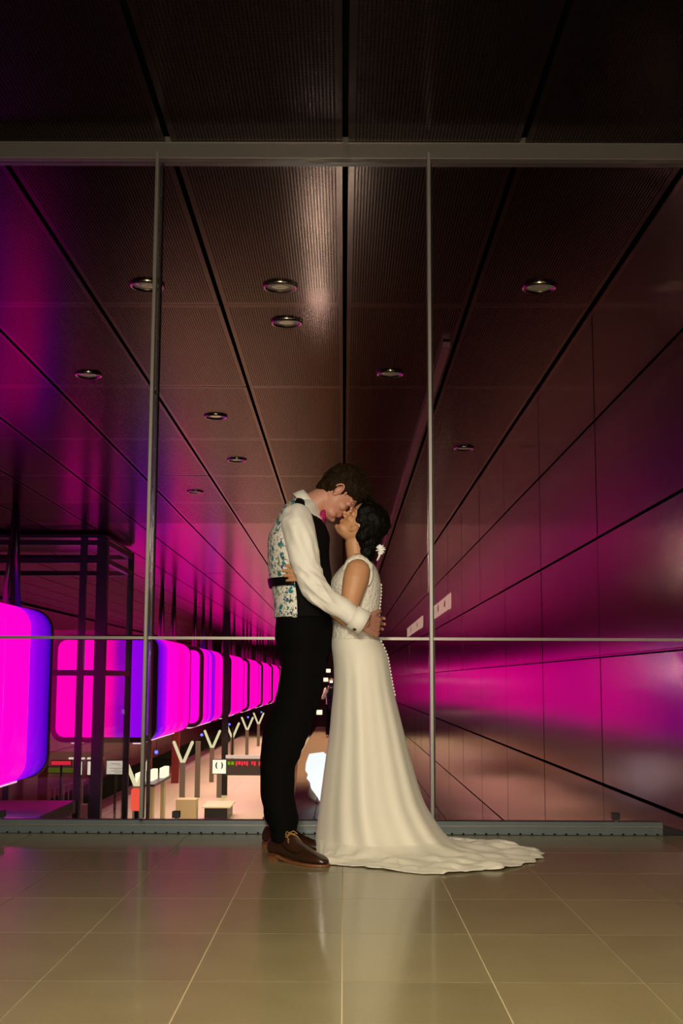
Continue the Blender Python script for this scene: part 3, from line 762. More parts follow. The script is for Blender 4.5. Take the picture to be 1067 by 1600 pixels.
def head_shapes(bm, Mx, k=1.0, fem=False):
    prev = None; n = 28
    for u_, fr, bk, hw in spline(HEAD, 3):
        c = (fr + bk) / 2; rx = (fr - bk) / 2; cur = []
        for i in range(n):
            a = 2 * PI * i / n; ca, sa = math.cos(a), math.sin(a)
            ww = hw * (1 - (0.16 if ca > 0 else 0.0) * ca * ca)
            x = c + rx * (abs(ca) ** 0.88) * (1 if ca > 0 else -1); y = ww * (abs(sa) ** 0.92) * (1 if sa > 0 else -1)
            cur.append(bm.verts.new(Mx @ (Vector((x, y, u_)) * k)))
        if prev: bridge(bm, prev, cur)
        else: bm.faces.new(cur)
        prev = cur
    bm.faces.new(prev)
    def e(c, r): ell(bm, Mx @ (Vector(c) * k), [q * k for q in r], Mx.to_3x3(), 14, 10)
    def tb(p, r): tube(bm, [Mx @ (Vector(q) * k) for q in p], [q * k for q in r], 10, ref=Mx.to_3x3() @ Vector((0, 1, 0)))
    nl = 0.9 if fem else 1.0
    tb([(0.080, 0, 0.020), (0.090, 0, 0.002), (0.100 * nl + 0.004, 0, -0.018), (0.106 * nl + 0.003, 0, -0.030)], [0.008, 0.0075, 0.0085, 0.0105])
    for s in (-1, 1):
        e((0.092, s * 0.012, -0.034), (0.012, 0.0075, 0.0085))
        e((0.068, s * 0.032, 0.0), (0.014, 0.014, 0.011))                     # closed lid
        tb([(0.083, s * 0.010, 0.020), (0.080, s * 0.030, 0.024), (0.066, s * 0.050, 0.018)], [0.008, 0.008, 0.006])   # brow ridge
        e((0.058, s * 0.044, -0.028), (0.022, 0.016, 0.020))                  # cheek
        e((0.05, s * 0.034, -0.085), (0.03, 0.018, 0.022))
        # ear
        ex = -0.008; e0, k0 = e, k
        arc = [(ex + 0.012 + 0.018 * math.cos(a) - 0.012, s * (0.074 + 0.010 * (0.5 + 0.5 * math.sin(a * 0.5))), 0.000 + 0.030 * math.sin(a)) for a in [(-70 + 25 * i) * PI / 180 for i in range(11)]]
        arc = [(x - 0.004, y + s * 0.006, z) for x, y, z in arc]
        dx, dz, q_ = (0.020, -0.050, 0.74) if fem else (0, 0, 1)
        def es(c, r_): e((c[0] * q_ + dx, c[1] - s * 0.002 * (1 - q_) * 4, c[2] * q_ + dz), [v_ * q_ for v_ in r_])
        tb([(x * q_ + dx, y - s * (0.012 if fem else 0), z * q_ + dz) for x, y, z in arc], [0.0045 * q_] * 11)
        es((ex, s * (0.064 if fem else 0.073), -0.002), (0.016, 0.010, 0.026)); es((ex + 0.004, s * (0.068 if fem else 0.079), -0.026), (0.0095, 0.006, 0.011))
        es((ex + 0.016, s * (0.066 if fem else 0.074), -0.004), (0.005, 0.006, 0.007))
    e((0.084, 0, -0.057), (0.011, 0.021, 0.0065)); e((0.082, 0, -0.068), (0.011, 0.018, 0.0070))
    e((0.078, 0, -0.100), (0.016, 0.019, 0.014))
def face_parts(Mx, k, parent, skin):
    def tbo(name, p, r, m):
        bm = bmesh.new(); tube(bm, [Mx @ (Vector(q) * k) for q in p], [q * k if not isinstance(q, tuple) else (q[0] * k, q[1] * k) for q in r], 10, ref=Mx.to_3x3() @ Vector((0, 1, 0)))
        return obj(name, bm, m, parent, True)
    for s in (-1, 1):
        tbo('eyebrow', [(0.090, s * 0.014, 0.022), (0.087, s * 0.030, 0.029), (0.073, s * 0.052, 0.024)], [0.0022, 0.0035, 0.0015], M['brow'])
        tbo('eyelash', [(0.082, s * 0.018, -0.004), (0.0835, s * 0.031, -0.007), (0.073, s * 0.046, -0.003)], [0.0012, 0.0018, 0.0012], M['hair_w'])
    bm = bmesh.new()
    ell(bm, Mx @ (Vector((0.0855, 0, -0.0575)) * k), [0.0105 * k, 0.019 * k, 0.0056 * k], Mx.to_3x3(), 14, 10)
    ell(bm, Mx @ (Vector((0.0835, 0, -0.0675)) * k), [0.0105 * k, 0.016 * k, 0.0062 * k], Mx.to_3x3(), 14, 10)
    obj('lips', remesh(bm, 0.0015, 2), M['lip'], parent)

# ---- hand: wrist point, direction of the fingers, back-of-hand normal, per finger curls
def hand(bm, wrist, d, nrm, side, k=1.0, curl=0.5, thumb=(0.6, 0.5), spread=0.06, lengths=(0.070, 0.078, 0.072, 0.057)):
    d = Vector(d).normalized(); nrm = (Vector(nrm) - d * Vector(nrm).dot(d)).normalized(); s = d.cross(nrm) * side   # s points to the thumb
    wrist = Vector(wrist)
    pm = wrist + d * 0.085 * k
    for q in (-0.030, -0.010, 0.010, 0.030):
        tube(bm, [wrist + s * q * 0.55 * k + d * 0.004 * k, wrist + s * q * 0.85 * k + d * 0.045 * k, wrist + s * q * k + d * 0.086 * k], [0.0165 * k, 0.0155 * k, 0.0125 * k], 12)
    ell(bm, wrist + d * 0.03 * k + s * 0.024 * k - nrm * 0.008 * k, (0.022 * k, 0.022 * k, 0.018 * k), None, 14, 10)
    for i, L in enumerate(lengths):
        off = (0.032, 0.011, -0.010, -0.030)[i]
        base = wrist + s * off * k + d * 0.084 * k
        fd = (d + s * spread * (1.5 - i)).normalized(); ax = s
        pts = [base]; r = [0.0105 * k * (1, 1.02, 0.98, 0.88)[i]]; c = 0.0
        for j, frac in enumerate((0.45, 0.31, 0.24)):
            c += (curl if not isinstance(curl, (list, tuple)) else curl[i]) * (0.8, 1.0, 0.7)[j]
            v = fd * math.cos(c) - nrm * math.sin(c)
            pts.append(pts[-1] + v * L * 1.15 * frac * k); r.append(0.0105 * k * (0.95, 0.86, 0.74)[j] * (1, 1.02, 0.98, 0.88)[i])
        tube(bm, pts, r, 12)
    tb = wrist + d * 0.022 * k + s * 0.026 * k - nrm * 0.004 * k
    td = (d * math.cos(thumb[0]) + s * math.sin(thumb[0])).normalized()
    p1 = tb + td * 0.042 * k; v2 = (td - nrm * thumb[1] * 0.6 + d * 0.3).normalized(); p2 = p1 + v2 * 0.032 * k; v3 = (v2 - nrm * thumb[1] * 0.5 + d * 0.2).normalized()
    tube(bm, [tb, p1, p2, p2 + v3 * 0.024 * k], [0.016 * k, 0.0125 * k, 0.0115 * k, 0.0095 * k], 12)

def seclo(bm, secs, n=64, cap=True, pw=1.0, k=5, shape=None):
    """loft of horizontal sections (px row, left px, right px, near half depth, far half depth, centre Y)"""
    prev = None; rows = []
    for s in spline(secs, k):
        py, xl, xr, hn, hf, yc = s
        a, b = U(xl, py, yc), U(xr, py, yc)
        c = (a + b) / 2; rx = (b.x - a.x) / 2; cur = []
        for i in range(n):
            t = 2 * PI * i / n; ca, sa = math.cos(t), math.sin(t)
            x = rx * abs(ca) ** pw * (1 if ca > 0 else -1); h = hf if sa > 0 else hn
            v = Vector((c.x + x, yc + h * abs(sa) ** pw * (1 if sa > 0 else -1), c.z))
            if shape: v = shape(v, t, py)
            cur.append(bm.verts.new(v))
        if prev: bridge(bm, prev, cur)
        rows.append(cur); prev = cur
    if cap: bm.faces.new(rows[0]); bm.faces.new(rows[-1][::-1])
    return rows
def wr(co, s, a, st=(1, 1, 1)):
    return a * (noise.noise(Vector((co.x * st[0], co.y * st[1], co.z * st[2])) * s))

# =================================================================== the groom
hn_, hf_ = G(426, 1341), G(416, 1323)
gr = thing('person', 'tall man in black trousers, white shirt and floral backed waistcoat bending to kiss the bride', 'person', ((hn_.x + hf_.x) / 2, YB, 0))
def into(root, me_or_bm):
    v = -root.location
    if isinstance(me_or_bm, bmesh.types.BMesh): bmesh.ops.translate(me_or_bm, verts=me_or_bm.verts, vec=v)
    else: me_or_bm.transform(Matrix.Translation(v))
    return me_or_bm
MH = frame_mat(P(531, 771), (0.58, 0.02, -0.81), (0.81, 0, 0.58))
# torso sections: row, left, right, near, far, Y
TORSO = [(781, 459, 490, 0.075, 0.075, YB), (788, 449, 500, 0.13, 0.13, YB), (800, 440, 500, 0.175, 0.175, YB), (820, 430, 507, 0.195, 0.195, YB), (840, 421, 514, 0.20, 0.20, YB),
         (860, 420, 513, 0.195, 0.195, YB), (880, 420, 514, 0.185, 0.185, YB), (900, 422, 517, 0.175, 0.175, YB), (915, 425, 517, 0.17, 0.17, YB), (935, 429, 518, 0.165, 0.165, YB),
         (955, 430, 519, 0.17, 0.17, YB), (969, 431, 520, 0.175, 0.175, YB)]
inner = [(793, 456, 486, 0.09, 0.09, YB)] + [(a, b + 4, c - 4, d - 0.018, e - 0.018, f) for a, b, c, d, e, f in TORSO[2:]]
bm = bmesh.new()
seclo(bm, inner + [(1000, 437, 512, 0.155, 0.155, YB), (1030, 445, 505, 0.14, 0.14, YB)], 40, k=3)
tube(bm, [P(474, 800), P(488, 790), P(503, 781), P(517, 773)], [0.068, 0.064, 0.060, 0.056], 24)
head_shapes(bm, MH, 1.0)
SH_N, SH_F = P(463, 815, YB - 0.15), P(463, 815, YB + 0.15)
EL_N, EL_F = P(488, 921, YB - 0.235), P(492, 921, YB + 0.235)
WR_N, WR_F = P(569, 972, YB - 0.215), P(556, 968, YB + 0.20)
for a, b, c in ((SH_N, EL_N, WR_N), (SH_F, EL_F, WR_F)):
    tube(bm, [a, (a + b) / 2, b], [0.055, 0.048, 0.040], 16); tube(bm, [b, (b + c) / 2, c], [0.040, 0.036, 0.027], 16)
hand(bm, P(569, 973, YB - 0.205), (0.62, 0.76, -0.16), (0.74, -0.62, -0.05), -1, 1.12, curl=(0.95, 0.9, 0.85, 0.8), thumb=(0.55, 0.4), spread=0.10)
hand(bm, WR_F, (0.75, -0.35, -0.2), (0.5, 0.85, 0), 1, 1.0, curl=0.25)
KN, KF = P(448, 1166, YB - 0.05), P(444, 1166, YB + 0.17)
AN, AF = P(439, 1308, hn_.y - 0.03), P(430, 1292, hf_.y - 0.02)
for hp, kn, an in ((P(474, 1010, YB - 0.09), KN, AN), (P(472, 1010, YB + 0.09), KF, AF)):
    tube(bm, [hp, (hp + kn) / 2, kn], [0.088, 0.078, 0.055], 18); tube(bm, [kn, (kn * 2 + an) / 3, an, an + Vector((0, 0, -0.05))], [0.055, 0.054, 0.036, 0.034], 18)
me = into(gr, remesh(bm, 0.0032, 3)); obj('body', me, M['skin_m'], gr)
MHl = Matrix.Translation(-gr.location) @ MH
face_parts(MHl, 1.0, gr, M['skin_m'])

# hair: short crop of many small tufts over a fused cap
def hair_cap(Mx, k, blobs, vox, disp, m, parent, name='hair'):
    bm = bmesh.new()
    for c, r in blobs: ell(bm, Mx @ (Vector(c) * k), [q * k for q in r], Mx.to_3x3(), 24, 16)
    return obj(name, remesh(bm, vox, 2, disp), m, parent)
cap = hair_cap(MHl, 1.0, [((-0.012, 0, 0.055), (0.104, 0.083, 0.078)), ((-0.045, 0, 0.01), (0.070, 0.080, 0.085)), ((0.045, 0, 0.092), (0.052, 0.060, 0.040)),
                    ((-0.070, 0, -0.045), (0.032, 0.055, 0.035)), ((-0.078, 0, 0.05), (0.045, 0.06, 0.06)), ((-0.03, 0, 0.09), (0.07, 0.07, 0.05)),
                    ((0.030, 0.058, 0.045), (0.022, 0.020, 0.035)), ((0.030, -0.058, 0.045), (0.022, 0.020, 0.035)), ((0.008, -0.068, 0.02), (0.010, 0.010, 0.03)), ((0.008, 0.068, 0.02), (0.010, 0.010, 0.03))],
         0.003, lambda c: wr(c, 55, 0.006, (1, 1, 0.5)) + wr(c, 120, 0.003), M['hair_m'], gr)
def tufts(Mx, k, m, parent, n, rng, flow, length, rad, seed=1, sub='hair_tufts'):
    random.seed(seed); bm = bmesh.new()
    for _ in range(n):
        c, r = random.choice(rng)
        d = Vector((random.gauss(0, 1), random.gauss(0, 1), random.gauss(0, 1))).normalized()
        if d.z < -0.3 and c[2] > 0: d.z = -d.z
        p = Vector((c[0] + d.x * r[0], c[1] + d.y * r[1], c[2] + d.z * r[2]))
        fl = (Vector(flow(p)) + Vector((random.uniform(-.4, .4), random.uniform(-.4, .4), random.uniform(-.3, .3)))).normalized()
        L = length * random.uniform(0.6, 1.2)
        pts = [p, p + fl * L * 0.5 + d * 0.004, p + fl * L + d * 0.002]
        tube(bm, [Mx @ (q * k) for q in pts], [rad * k, rad * 0.8 * k, rad * 0.25 * k], 5, round_ends=False)
    o = obj(sub, bm, m, parent, True); o['kind'] = 'stuff'; return o
tufts(MHl, 1.0, M['hair_m'], cap, 520, [((-0.012, 0, 0.055), (0.104, 0.083, 0.080)), ((-0.05, 0, 0.02), (0.072, 0.080, 0.085)), ((0.045, 0, 0.092), (0.052, 0.060, 0.041)), ((-0.03, 0, 0.092), (0.07, 0.07, 0.052))],
      lambda p: (1.0 if p.z > 0.07 else 0.3, 0, -1.0 if p.z < 0.06 else 0.1), 0.034, 0.0026)

# shirt: two sleeves and shoulder yoke
bm = bmesh.new()
seclo(bm, [(a, b + 1.5, c - 1.5, d - 0.006, e - 0.006, f) for a, b, c, d, e, f in TORSO], 48, k=3)
def sleeve_tube(s, far=False):
    g_ = 1 if far else -1
    pts = [(464, 812, YB + g_ * 0.155), (466, 826, YB + g_ * 0.185), (471, 848, YB + g_ * 0.205), (476, 872, YB + g_ * 0.22), (482, 896, YB + g_ * 0.232),
           (490, 918, YB + g_ * 0.236), (506, 934, YB + g_ * 0.235), (524, 946, YB + g_ * 0.232), (540, 956, YB + g_ * 0.225), (551, 963, YB + g_ * 0.220)]
    rad = [(0.080, 0.072), (0.088, 0.076), (0.082, 0.074), (0.075, 0.07), (0.071, 0.066), (0.067, 0.062), (0.060, 0.056), (0.057, 0.052), (0.054, 0.048), (0.051, 0.046)]
    q = spline([(*p, *r) for p, r in zip(pts, rad)], 3)
    tube(bm, [P(a, b, c) for a, b, c, _, _ in q], [(r2, r1) for _, _, _, r1, r2 in q], 32)
sleeve_tube(-1); sleeve_tube(1, True)
# folds running along the arm and gathering at the elbow
ELv = P(500, 918, YB - 0.236)
def shirt_disp(c):
    c2 = c + gr.location if False else c
    dist = (Vector((c2.x, 0, c2.z)) - Vector((ELv.x, 0, ELv.z))).length
    g_ = math.exp(-(dist / 0.11) ** 2)
    fold = 0.022 * g_ * (noise.ridged_multi_fractal(Vector((c2.x * 4 - c2.z * 4, c2.y * 3, c2.z * 16 + c2.x * 14)) * 1.2, 1, 2, 2, 1, 2) - 1.2) * 0.6
    long = 0.0075 * math.sin((c2.x * 0.94 + c2.z * 0.28 + c2.y * 0.5) * 120 + 4 * noise.noise(c2 * 5)) * max(0, min(1, (c2.z - 1.28) / 0.12)) * (0.35 + 0.9 * noise.noise(c2 * 4)) * max(0, min(1, (1.62 - c2.z) / 0.08))
    return fold + long + wr(c2, 9, 0.013, (1.8, 1, 0.6)) + wr(c2, 26, 0.0022)
me = into(gr, remesh(bm, 0.0055, 3, shirt_disp)); shirt = obj('shirt', me, M['shirt'], gr)
# cuff: double band with a link
ax = (P(574, 971, YB - 0.21) - P(551, 963, YB - 0.22)).normalized()
cuffs = []
for g_ in (-1, 1):
    c0 = P(550, 963, YB + g_ * 0.22); c1 = P(569, 974, YB + g_ * 0.212)
    bm = bmesh.new(); a_, b_ = frame_of(c1 - c0, Vector((0, 1, 0)))
    prev = None
    for t, ra, rb in ((0, 0.052, 0.050), (0.0, 0.057, 0.054), (0.5, 0.060, 0.056), (1, 0.062, 0.058), (1.0, 0.056, 0.052), (0.6, 0.050, 0.046), (0.2, 0.046, 0.042)):
        cur = ring(bm, c0.lerp(c1, t), a_ * rb, b_ * ra, 32)
        if prev: bridge(bm, prev, cur)
        prev = cur
    cuffs.append(obj('cuff', into(gr, bm), M['shirt'], gr, True))
cp = P(554, 983.5, YB - 0.255)
bm = bmesh.new(); lathe(bm, [(0.001, 0.004), (0.007, 0.0035), (0.0085, 0.0), (0.0085, -0.004), (0.001, -0.004)], 18, Matrix.Translation(cp) @ Matrix.Rotation(PI / 2, 4, 'X'))
cl = obj('cufflink', into(gr, bm), mat('cufflink silver', (0.5, 0.42, 0.36), 0.25, 1.0), cuffs[0], True)
bm = bmesh.new(); ell(bm, cp + Vector((0, -0.004, 0)), (0.0035, 0.002, 0.0035), None, 12, 8)
obj('cufflink_stone', into(gr, bm), M['satin'], cuffs[0], True)
# collar: stand-up band round the neck with folded-down points
ct, cb_ = P(487.5, 785.5), P(477, 793)
bm = bmesh.new(); a_, b_ = frame_of(ct - cb_, Vector((0, 1, 0))); prev = None
for t, r_ in ((-0.3, 0.074), (0.5, 0.073), (1.0, 0.069), (1.02, 0.064), (0.5, 0.064)):
    cur = ring(bm, cb_.lerp(ct, t), a_ * r_, b_ * r_, 40)
    if prev: bridge(bm, prev, cur)
    prev = cur
obj('collar', into(gr, bm), M['shirt'], gr, True)
bm = bmesh.new(); prev = None
for t, r_ in ((1.03, 0.068), (1.05, 0.075), (0.5, 0.082), (-0.25, 0.088), (-0.3, 0.085), (0.4, 0.077)):
    cur = ring(bm, cb_.lerp(ct, t), a_ * r_, b_ * r_, 40)
    if prev: bridge(bm, prev, cur)
    prev = cur
obj('collar_fold', into(gr, bm), M['shirt'], gr, True)
# bow tie
bc = P(506.5, 812, YB)
bm = bmesh.new()
ell(bm, bc, (0.012, 0.014, 0.016), None, 14, 10)
for s in (-1, 1):
    prev = None
    for t, h, th in ((0, 0.012, 0.009), (0.3, 0.022, 0.013), (0.7, 0.033, 0.016), (1.0, 0.036, 0.013)):
        c = bc + Vector((-0.012 * t, s * 0.062 * t, 0.004 * t)); cur = []
        for i in range(16):
            a = 2 * PI * i / 16
            cur.append(bm.verts.new(c + Vector((th * math.cos(a) * (1 + 0.3 * math.cos(5 * a)), 0, h * math.sin(a))) + Vector((0.3 * h * math.sin(a), 0, 0))))
        if prev: bridge(bm, prev, cur)
        else: bm.faces.new(cur)
        prev = cur
    bm.faces.new(prev)
obj('bow_tie', into(gr, bm), M['tie'], gr, True)

# waistcoat: floral back, black front, sharing one outline
def out_mesh(bm):
    """smooth shaded mesh with every face turned away from the vertical axis of the loft"""
    bmesh.ops.recalc_face_normals(bm, faces=bm.faces)
    c = sum((v.co for v in bm.verts), Vector()) / len(bm.verts)
    sgn = sum((f.calc_center_median() - c).xy.dot(f.normal.xy) for f in bm.faces)
    if sgn < 0: bmesh.ops.reverse_faces(bm, faces=bm.faces)
    me = bpy.data.meshes.new('mesh'); bm.to_mesh(me); bm.free()
    for p in me.polygons: p.use_smooth = True
    return me
def vest_shape(v, t, py):
    # arm holes: pull the cloth in where the sleeve passes
    return v + Vector((0, 0, 0))
VEST = [(783, 457, 476, 0.085, 0.085, YB), (790, 448, 485, 0.135, 0.135, YB), (800, 440, 492, 0.176, 0.176, YB), (811, 434, 500, 0.188, 0.188, YB)] + [(a, b, c, d, e, f) for a, b, c, d, e, f in TORSO[3:10]] + [(955, 430, 519, 0.176, 0.176, YB), (966, 430, 520, 0.180, 0.180, YB)]
def vest_part(name, m, t0, t1, grow=0.0, secs=VEST, parent=gr, thick=0.003):
    bm = bmesh.new(); rows = seclo(bm, [(a, b - grow, c + grow, d + grow * 0.003, e + grow * 0.003, f) for a, b, c, d, e, f in secs], 72, False, k=4)
    n = 72; kill = []
    for f in list(bm.faces):
        pass
    idx = {v: (r, i) for r, row in enumerate(rows) for i, v in enumerate(row)}
    for f in list(bm.faces):
        ii = sorted(idx[v][1] for v in f.verts); i0 = ii[0] if ii[-1] - ii[0] < 3 else 71
        ang = 360.0 * (i0 + 0.5) / n
        if not (t0 <= ang <= t1): kill.append(f)
    bmesh.ops.delete(bm, geom=kill, context='FACES')
    me = out_mesh(into(gr, bm))
    o = obj(name, me, m, parent); so = o.modifiers.new('solid', 'SOLIDIFY'); so.thickness = thick; so.offset = 1
    return o
# angles: 0 = front (+X), 90 = far side, 180 = back, 270 = near side
vb = vest_part('waistcoat_back', M['floral'], 102, 258, 0.6)
vf1 = vest_part('waistcoat_front', M['vest_front'], -1, 102, 0.3)
vf2 = vest_part('waistcoat_front', M['vest_front'], 258, 361, 0.3)
BELT = [(905.5, 421.5, 517, 0.177, 0.177, YB), (912, 422.5, 517, 0.175, 0.175, YB), (918.5, 424, 517, 0.173, 0.173, YB)]
vest_part('cinch_strap', M['satin'], 100, 260, 1.6, BELT, gr, 0.006)
bm = bmesh.new(); ell(bm, P(423, 911), (0.014, 0.02, 0.017), None, 12, 8); obj('strap_buckle', into(gr, bm), M['satin'], gr, True)
# black shoulder straps of the waistcoat
for g_ in (-1, 1):
    pts = [P(453, 793, YB + g_ * 0.085), P(460, 787, YB + g_ * 0.095), P(470, 790, YB + g_ * 0.10), P(480, 800, YB + g_ * 0.105), P(489, 815, YB + g_ * 0.115), P(497, 832, YB + g_ * 0.12)]
    bm = bmesh.new(); tube(bm, pts, [(0.014, 0.030)] * 6, 20, ref=Vector((0, 1, 0))); obj('shoulder_strap', into(gr, bm), M['vest_front'], gr, True)

# trousers
bm = bmesh.new()
HIP = [(958, 432, 518, 0.170, 0.170, YB), (975, 430, 519, 0.178, 0.178, YB), (995, 429, 519, 0.182, 0.182, YB), (1012, 433, 518, 0.182, 0.182, YB), (1030, 438, 514, 0.175, 0.175, YB), (1046, 440, 509, 0.17, 0.17, YB)]
seclo(bm, HIP, 48, k=3)
def leg(off, yk, ya, yh, dy, dx):
    L = [(1020, 440, 513, YB + yh), (1044, 440, 509.5, YB + yh), (1060, 438, 506, YB + yh), (1101, 427.5, 498.5, 0), (1141, 416, 486, 0), (1160, 410.5, 478, 0), (1174, 409.5, 471, 0), (1185, 409, 468, 0), (1198, 408.5, 461.5, 0),
         (1222, 409, 460.5, 0), (1244, 410, 460, 0), (1262, 412, 463, 0), (1279, 417, 467, 0), (1290, 419, 465, 0), (1300, 423, 461, 0), (1312, 425, 457, 0)]
    out = []
    for i, (py, a, b, y) in enumerate(L):
        t = max(0, (py - 1044) / (1312 - 1044))
        yy = (YB + yh) * (1 - t) + ya * t
        hw = 0.098 * (1 - t) + 0.062 * t
        if py > 1180: hw = 0.075 if py < 1280 else 0.068
        out.append((py + dy * t, a + dx * t + (0 if dx == 0 else 1.5), b + dx * t - (0 if dx == 0 else 1.5), hw, hw, yy))
    seclo(bm, out, 40, k=3)
leg(0, 0, hn_.y - 0.035, -0.085, 0, 0)
leg(0, 0, hf_.y - 0.03, 0.085, -17, -7)
def trouser_disp(c):
    z = c.z
    kn = math.exp(-((z - 0.52) / 0.16) ** 2); an = math.exp(-((z - 0.10) / 0.09) ** 2); cr = math.exp(-((z - 0.80) / 0.15) ** 2)
    r_ = noise.ridged_multi_fractal(Vector((c.x * 2.5, c.y * 2.5, (z + c.x * 0.9) * 11)), 1, 2, 2, 1, 2) - 1.1
    r2 = noise.noise(Vector((c.x * 3, c.y * 3, z * 26)))
    return 0.006 * r_ * (kn + cr * 0.8) + 0.010 * r2 * an + wr(c, 7, 0.004)
me = into(gr, remesh(bm, 0.006, 2, trouser_disp)); obj('trousers', me, M['suit'], gr)

# shoes
def shoe(heel, toe, k=1.0):
    d = (toe - heel); L = d.length; d.normalize(); s = Vector((0, 0, 1)).cross(d)
    fm = Matrix(((d.x, s.x, 0, heel.x - gr.location.x), (d.y, s.y, 0, heel.y - gr.location.y), (0, 0, 1, 0), (0, 0, 0, 1)))
    def T(x, y, z): return fm @ Vector((x * L, y, z))
    prof = [(0.0, 0.020, 0.030, 0.050), (0.01, 0.030, 0.022, 0.085), (0.06, 0.036, 0.020, 0.098), (0.14, 0.038, 0.020, 0.100), (0.24, 0.037, 0.018, 0.102), (0.32, 0.037, 0.014, 0.110), (0.40, 0.039, 0.010, 0.108), (0.48, 0.042, 0.008, 0.092),
            (0.56, 0.046, 0.008, 0.076), (0.66, 0.050, 0.008, 0.062), (0.76, 0.050, 0.008, 0.052), (0.86, 0.043, 0.008, 0.045), (0.94, 0.030, 0.009, 0.036), (0.985, 0.016, 0.011, 0.026)]
    bm = bmesh.new(); prev = None
    for x, hw, z0, z1 in spline(prof, 3):
        cur = []
        for i in range(24):
            a = 2 * PI * i / 24; ca, sa = math.cos(a), math.sin(a)
            zc, hz = (z0 + z1) / 2, (z1 - z0) / 2
            wd = hw * (abs(ca) ** 0.75) * (1 if ca > 0 else -1) * (1.0 if sa < 0 else 1 - 0.35 * sa * min(1, hz / 0.03) * 0.8)
            cur.append(bm.verts.new(T(x, wd, zc + hz * (abs(sa) ** 0.8) * (1 if sa > 0 else -1))))
        if prev: bridge(bm, prev, cur)
        else: bm.faces.new(cur)
        prev = cur
    bm.faces.new(prev)
    sh = obj('shoe', remesh(bm, 0.0028, 2), M['leather'], gr)
    bm = bmesh.new(); up = []; lo = []
    n = 24; oc = [(0.0, 0.024), (0.05, 0.036), (0.2, 0.040), (0.4, 0.040), (0.6, 0.050), (0.76, 0.054), (0.88, 0.047), (0.96, 0.030), (1.0, 0.008)]
    q = spline(oc, 3); out = [(x, w_) for x, w_ in q] + [(x, -w_) for x, w_ in reversed(q)]
    def lift(x): return 0.022 if x < 0.26 else (0.022 - (x - 0.26) / 0.16 * 0.016 if x < 0.42 else 0.006)
    a = [bm.verts.new(T(x, y, max(0.0015, lift(x) - 0.006))) for x, y in out]; b = [bm.verts.new(T(x, y, lift(x) + 0.004)) for x, y in out]
    bridge(bm, a, b); bm.faces.new(a); bm.faces.new(b[::-1]); obj('sole', bm, M['sole'], sh)
    bm = bmesh.new(); hc = [(x, y) for x, y in out if x < 0.25]; a = [bm.verts.new(T(x, y, 0.0)) for x, y in hc]; b = [bm.verts.new(T(x, y, 0.024)) for x, y in hc]
    bridge(bm, a, b); bm.faces.new(a); bm.faces.new(b[::-1]); obj('heel', bm, M['sole'], sh)
    bm = bmesh.new()
    for i in range(5):
        x = 0.34 + i * 0.042; zt = 0.113 - i * 0.0095
        tube(bm, [T(x, -0.024, zt - 0.010), T(x + 0.012, 0, zt + 0.0005), T(x + 0.02, 0.024, zt - 0.010)], [0.0028] * 3, 8)
        tube(bm, [T(x + 0.02, -0.024, zt - 0.010), T(x + 0.012, 0, zt + 0.0015), T(x, 0.024, zt - 0.010)], [0.0028] * 3, 8)
    for s_ in (-1, 1):
        tube(bm, [T(0.33, 0, 0.117), T(0.34, s_ * 0.02, 0.124), T(0.37, s_ * 0.034, 0.112), T(0.35, s_ * 0.016, 0.112), T(0.33, 0, 0.116)], [0.0024] * 5, 8)
        tube(bm, [T(0.33, 0, 0.116), T(0.38, s_ * 0.026, 0.104), T(0.43, s_ * 0.036, 0.082)], [0.0022] * 3, 8)
    obj('laces', bm, M['lace'], sh, True)
    bm = bmesh.new()
    for s_ in (-1, 1):
        tube(bm, [T(0.30, s_ * 0.037, 0.075), T(0.38, s_ * 0.043, 0.060), T(0.50, s_ * 0.049, 0.050), T(0.62, s_ * 0.047, 0.048), T(0.68, s_ * 0.03, 0.060)], [0.0016] * 5, 6)
    obj('seam', bm, M['satin'], sh, True)
shoe(G(424, 1341), G(511, 1355))
shoe(G(414, 1323), G(507, 1332))

# =================================================================== the bride
br = thing('person', 'dark haired bride in a long ivory gown with train, face raised to the groom', 'person', (P(555, 1300).x, YB, 0))
BH = frame_mat(P(566, 819, YB - 0.005), (-0.707, -0.04, 0.707), (0.707, 0, 0.707)); BK = 0.93
BOD = [(873, 548, 576, 0.05, 0.05, YB), (880, 541, 581, 0.10, 0.10, YB), (890, 531, 588, 0.130, 0.130, YB), (902, 521, 592, 0.138, 0.138, YB), (914, 516.5, 594, 0.138, 0.138, YB), (928, 518, 594, 0.132, 0.132, YB),
       (945, 521, 592.5, 0.120, 0.120, YB), (962, 522, 591, 0.113, 0.113, YB), (980, 521, 589.5, 0.116, 0.116, YB), (998, 520, 592, 0.130, 0.130, YB)]
bm = bmesh.new()
seclo(bm, [(a, b + 3, c - 3, d - 0.012, e - 0.012, f) for a, b, c, d, e, f in BOD] + [(1030, 526, 600, 0.15, 0.15, YB), (1060, 530, 600, 0.15, 0.15, YB)], 40, k=3)
tube(bm, [P(562, 890), P(557, 868), P(554, 850), P(560, 836)], [0.056, 0.046, 0.045, 0.046], 24)
tube(bm, [P(560, 880, YB - 0.10), P(561, 876, YB), P(560, 880, YB + 0.10)], [0.034, 0.04, 0.034], 16)
head_shapes(bm, BH, BK, True)
S1, S2 = P(559, 893, YB - 0.155), P(559, 893, YB + 0.155)
E1, E2 = P(541, 966, YB - 0.165), P(541, 966, YB + 0.165)
tube(bm, [S1, P(556, 905, YB - 0.162), P(550, 930, YB - 0.168), E1], [0.058, 0.060, 0.050, 0.038], 20)
tube(bm, [E1, P(526, 955, YB - 0.185), P(510, 930, YB - 0.198), P(495, 898, YB - 0.200)], [0.037, 0.036, 0.030, 0.024], 18)
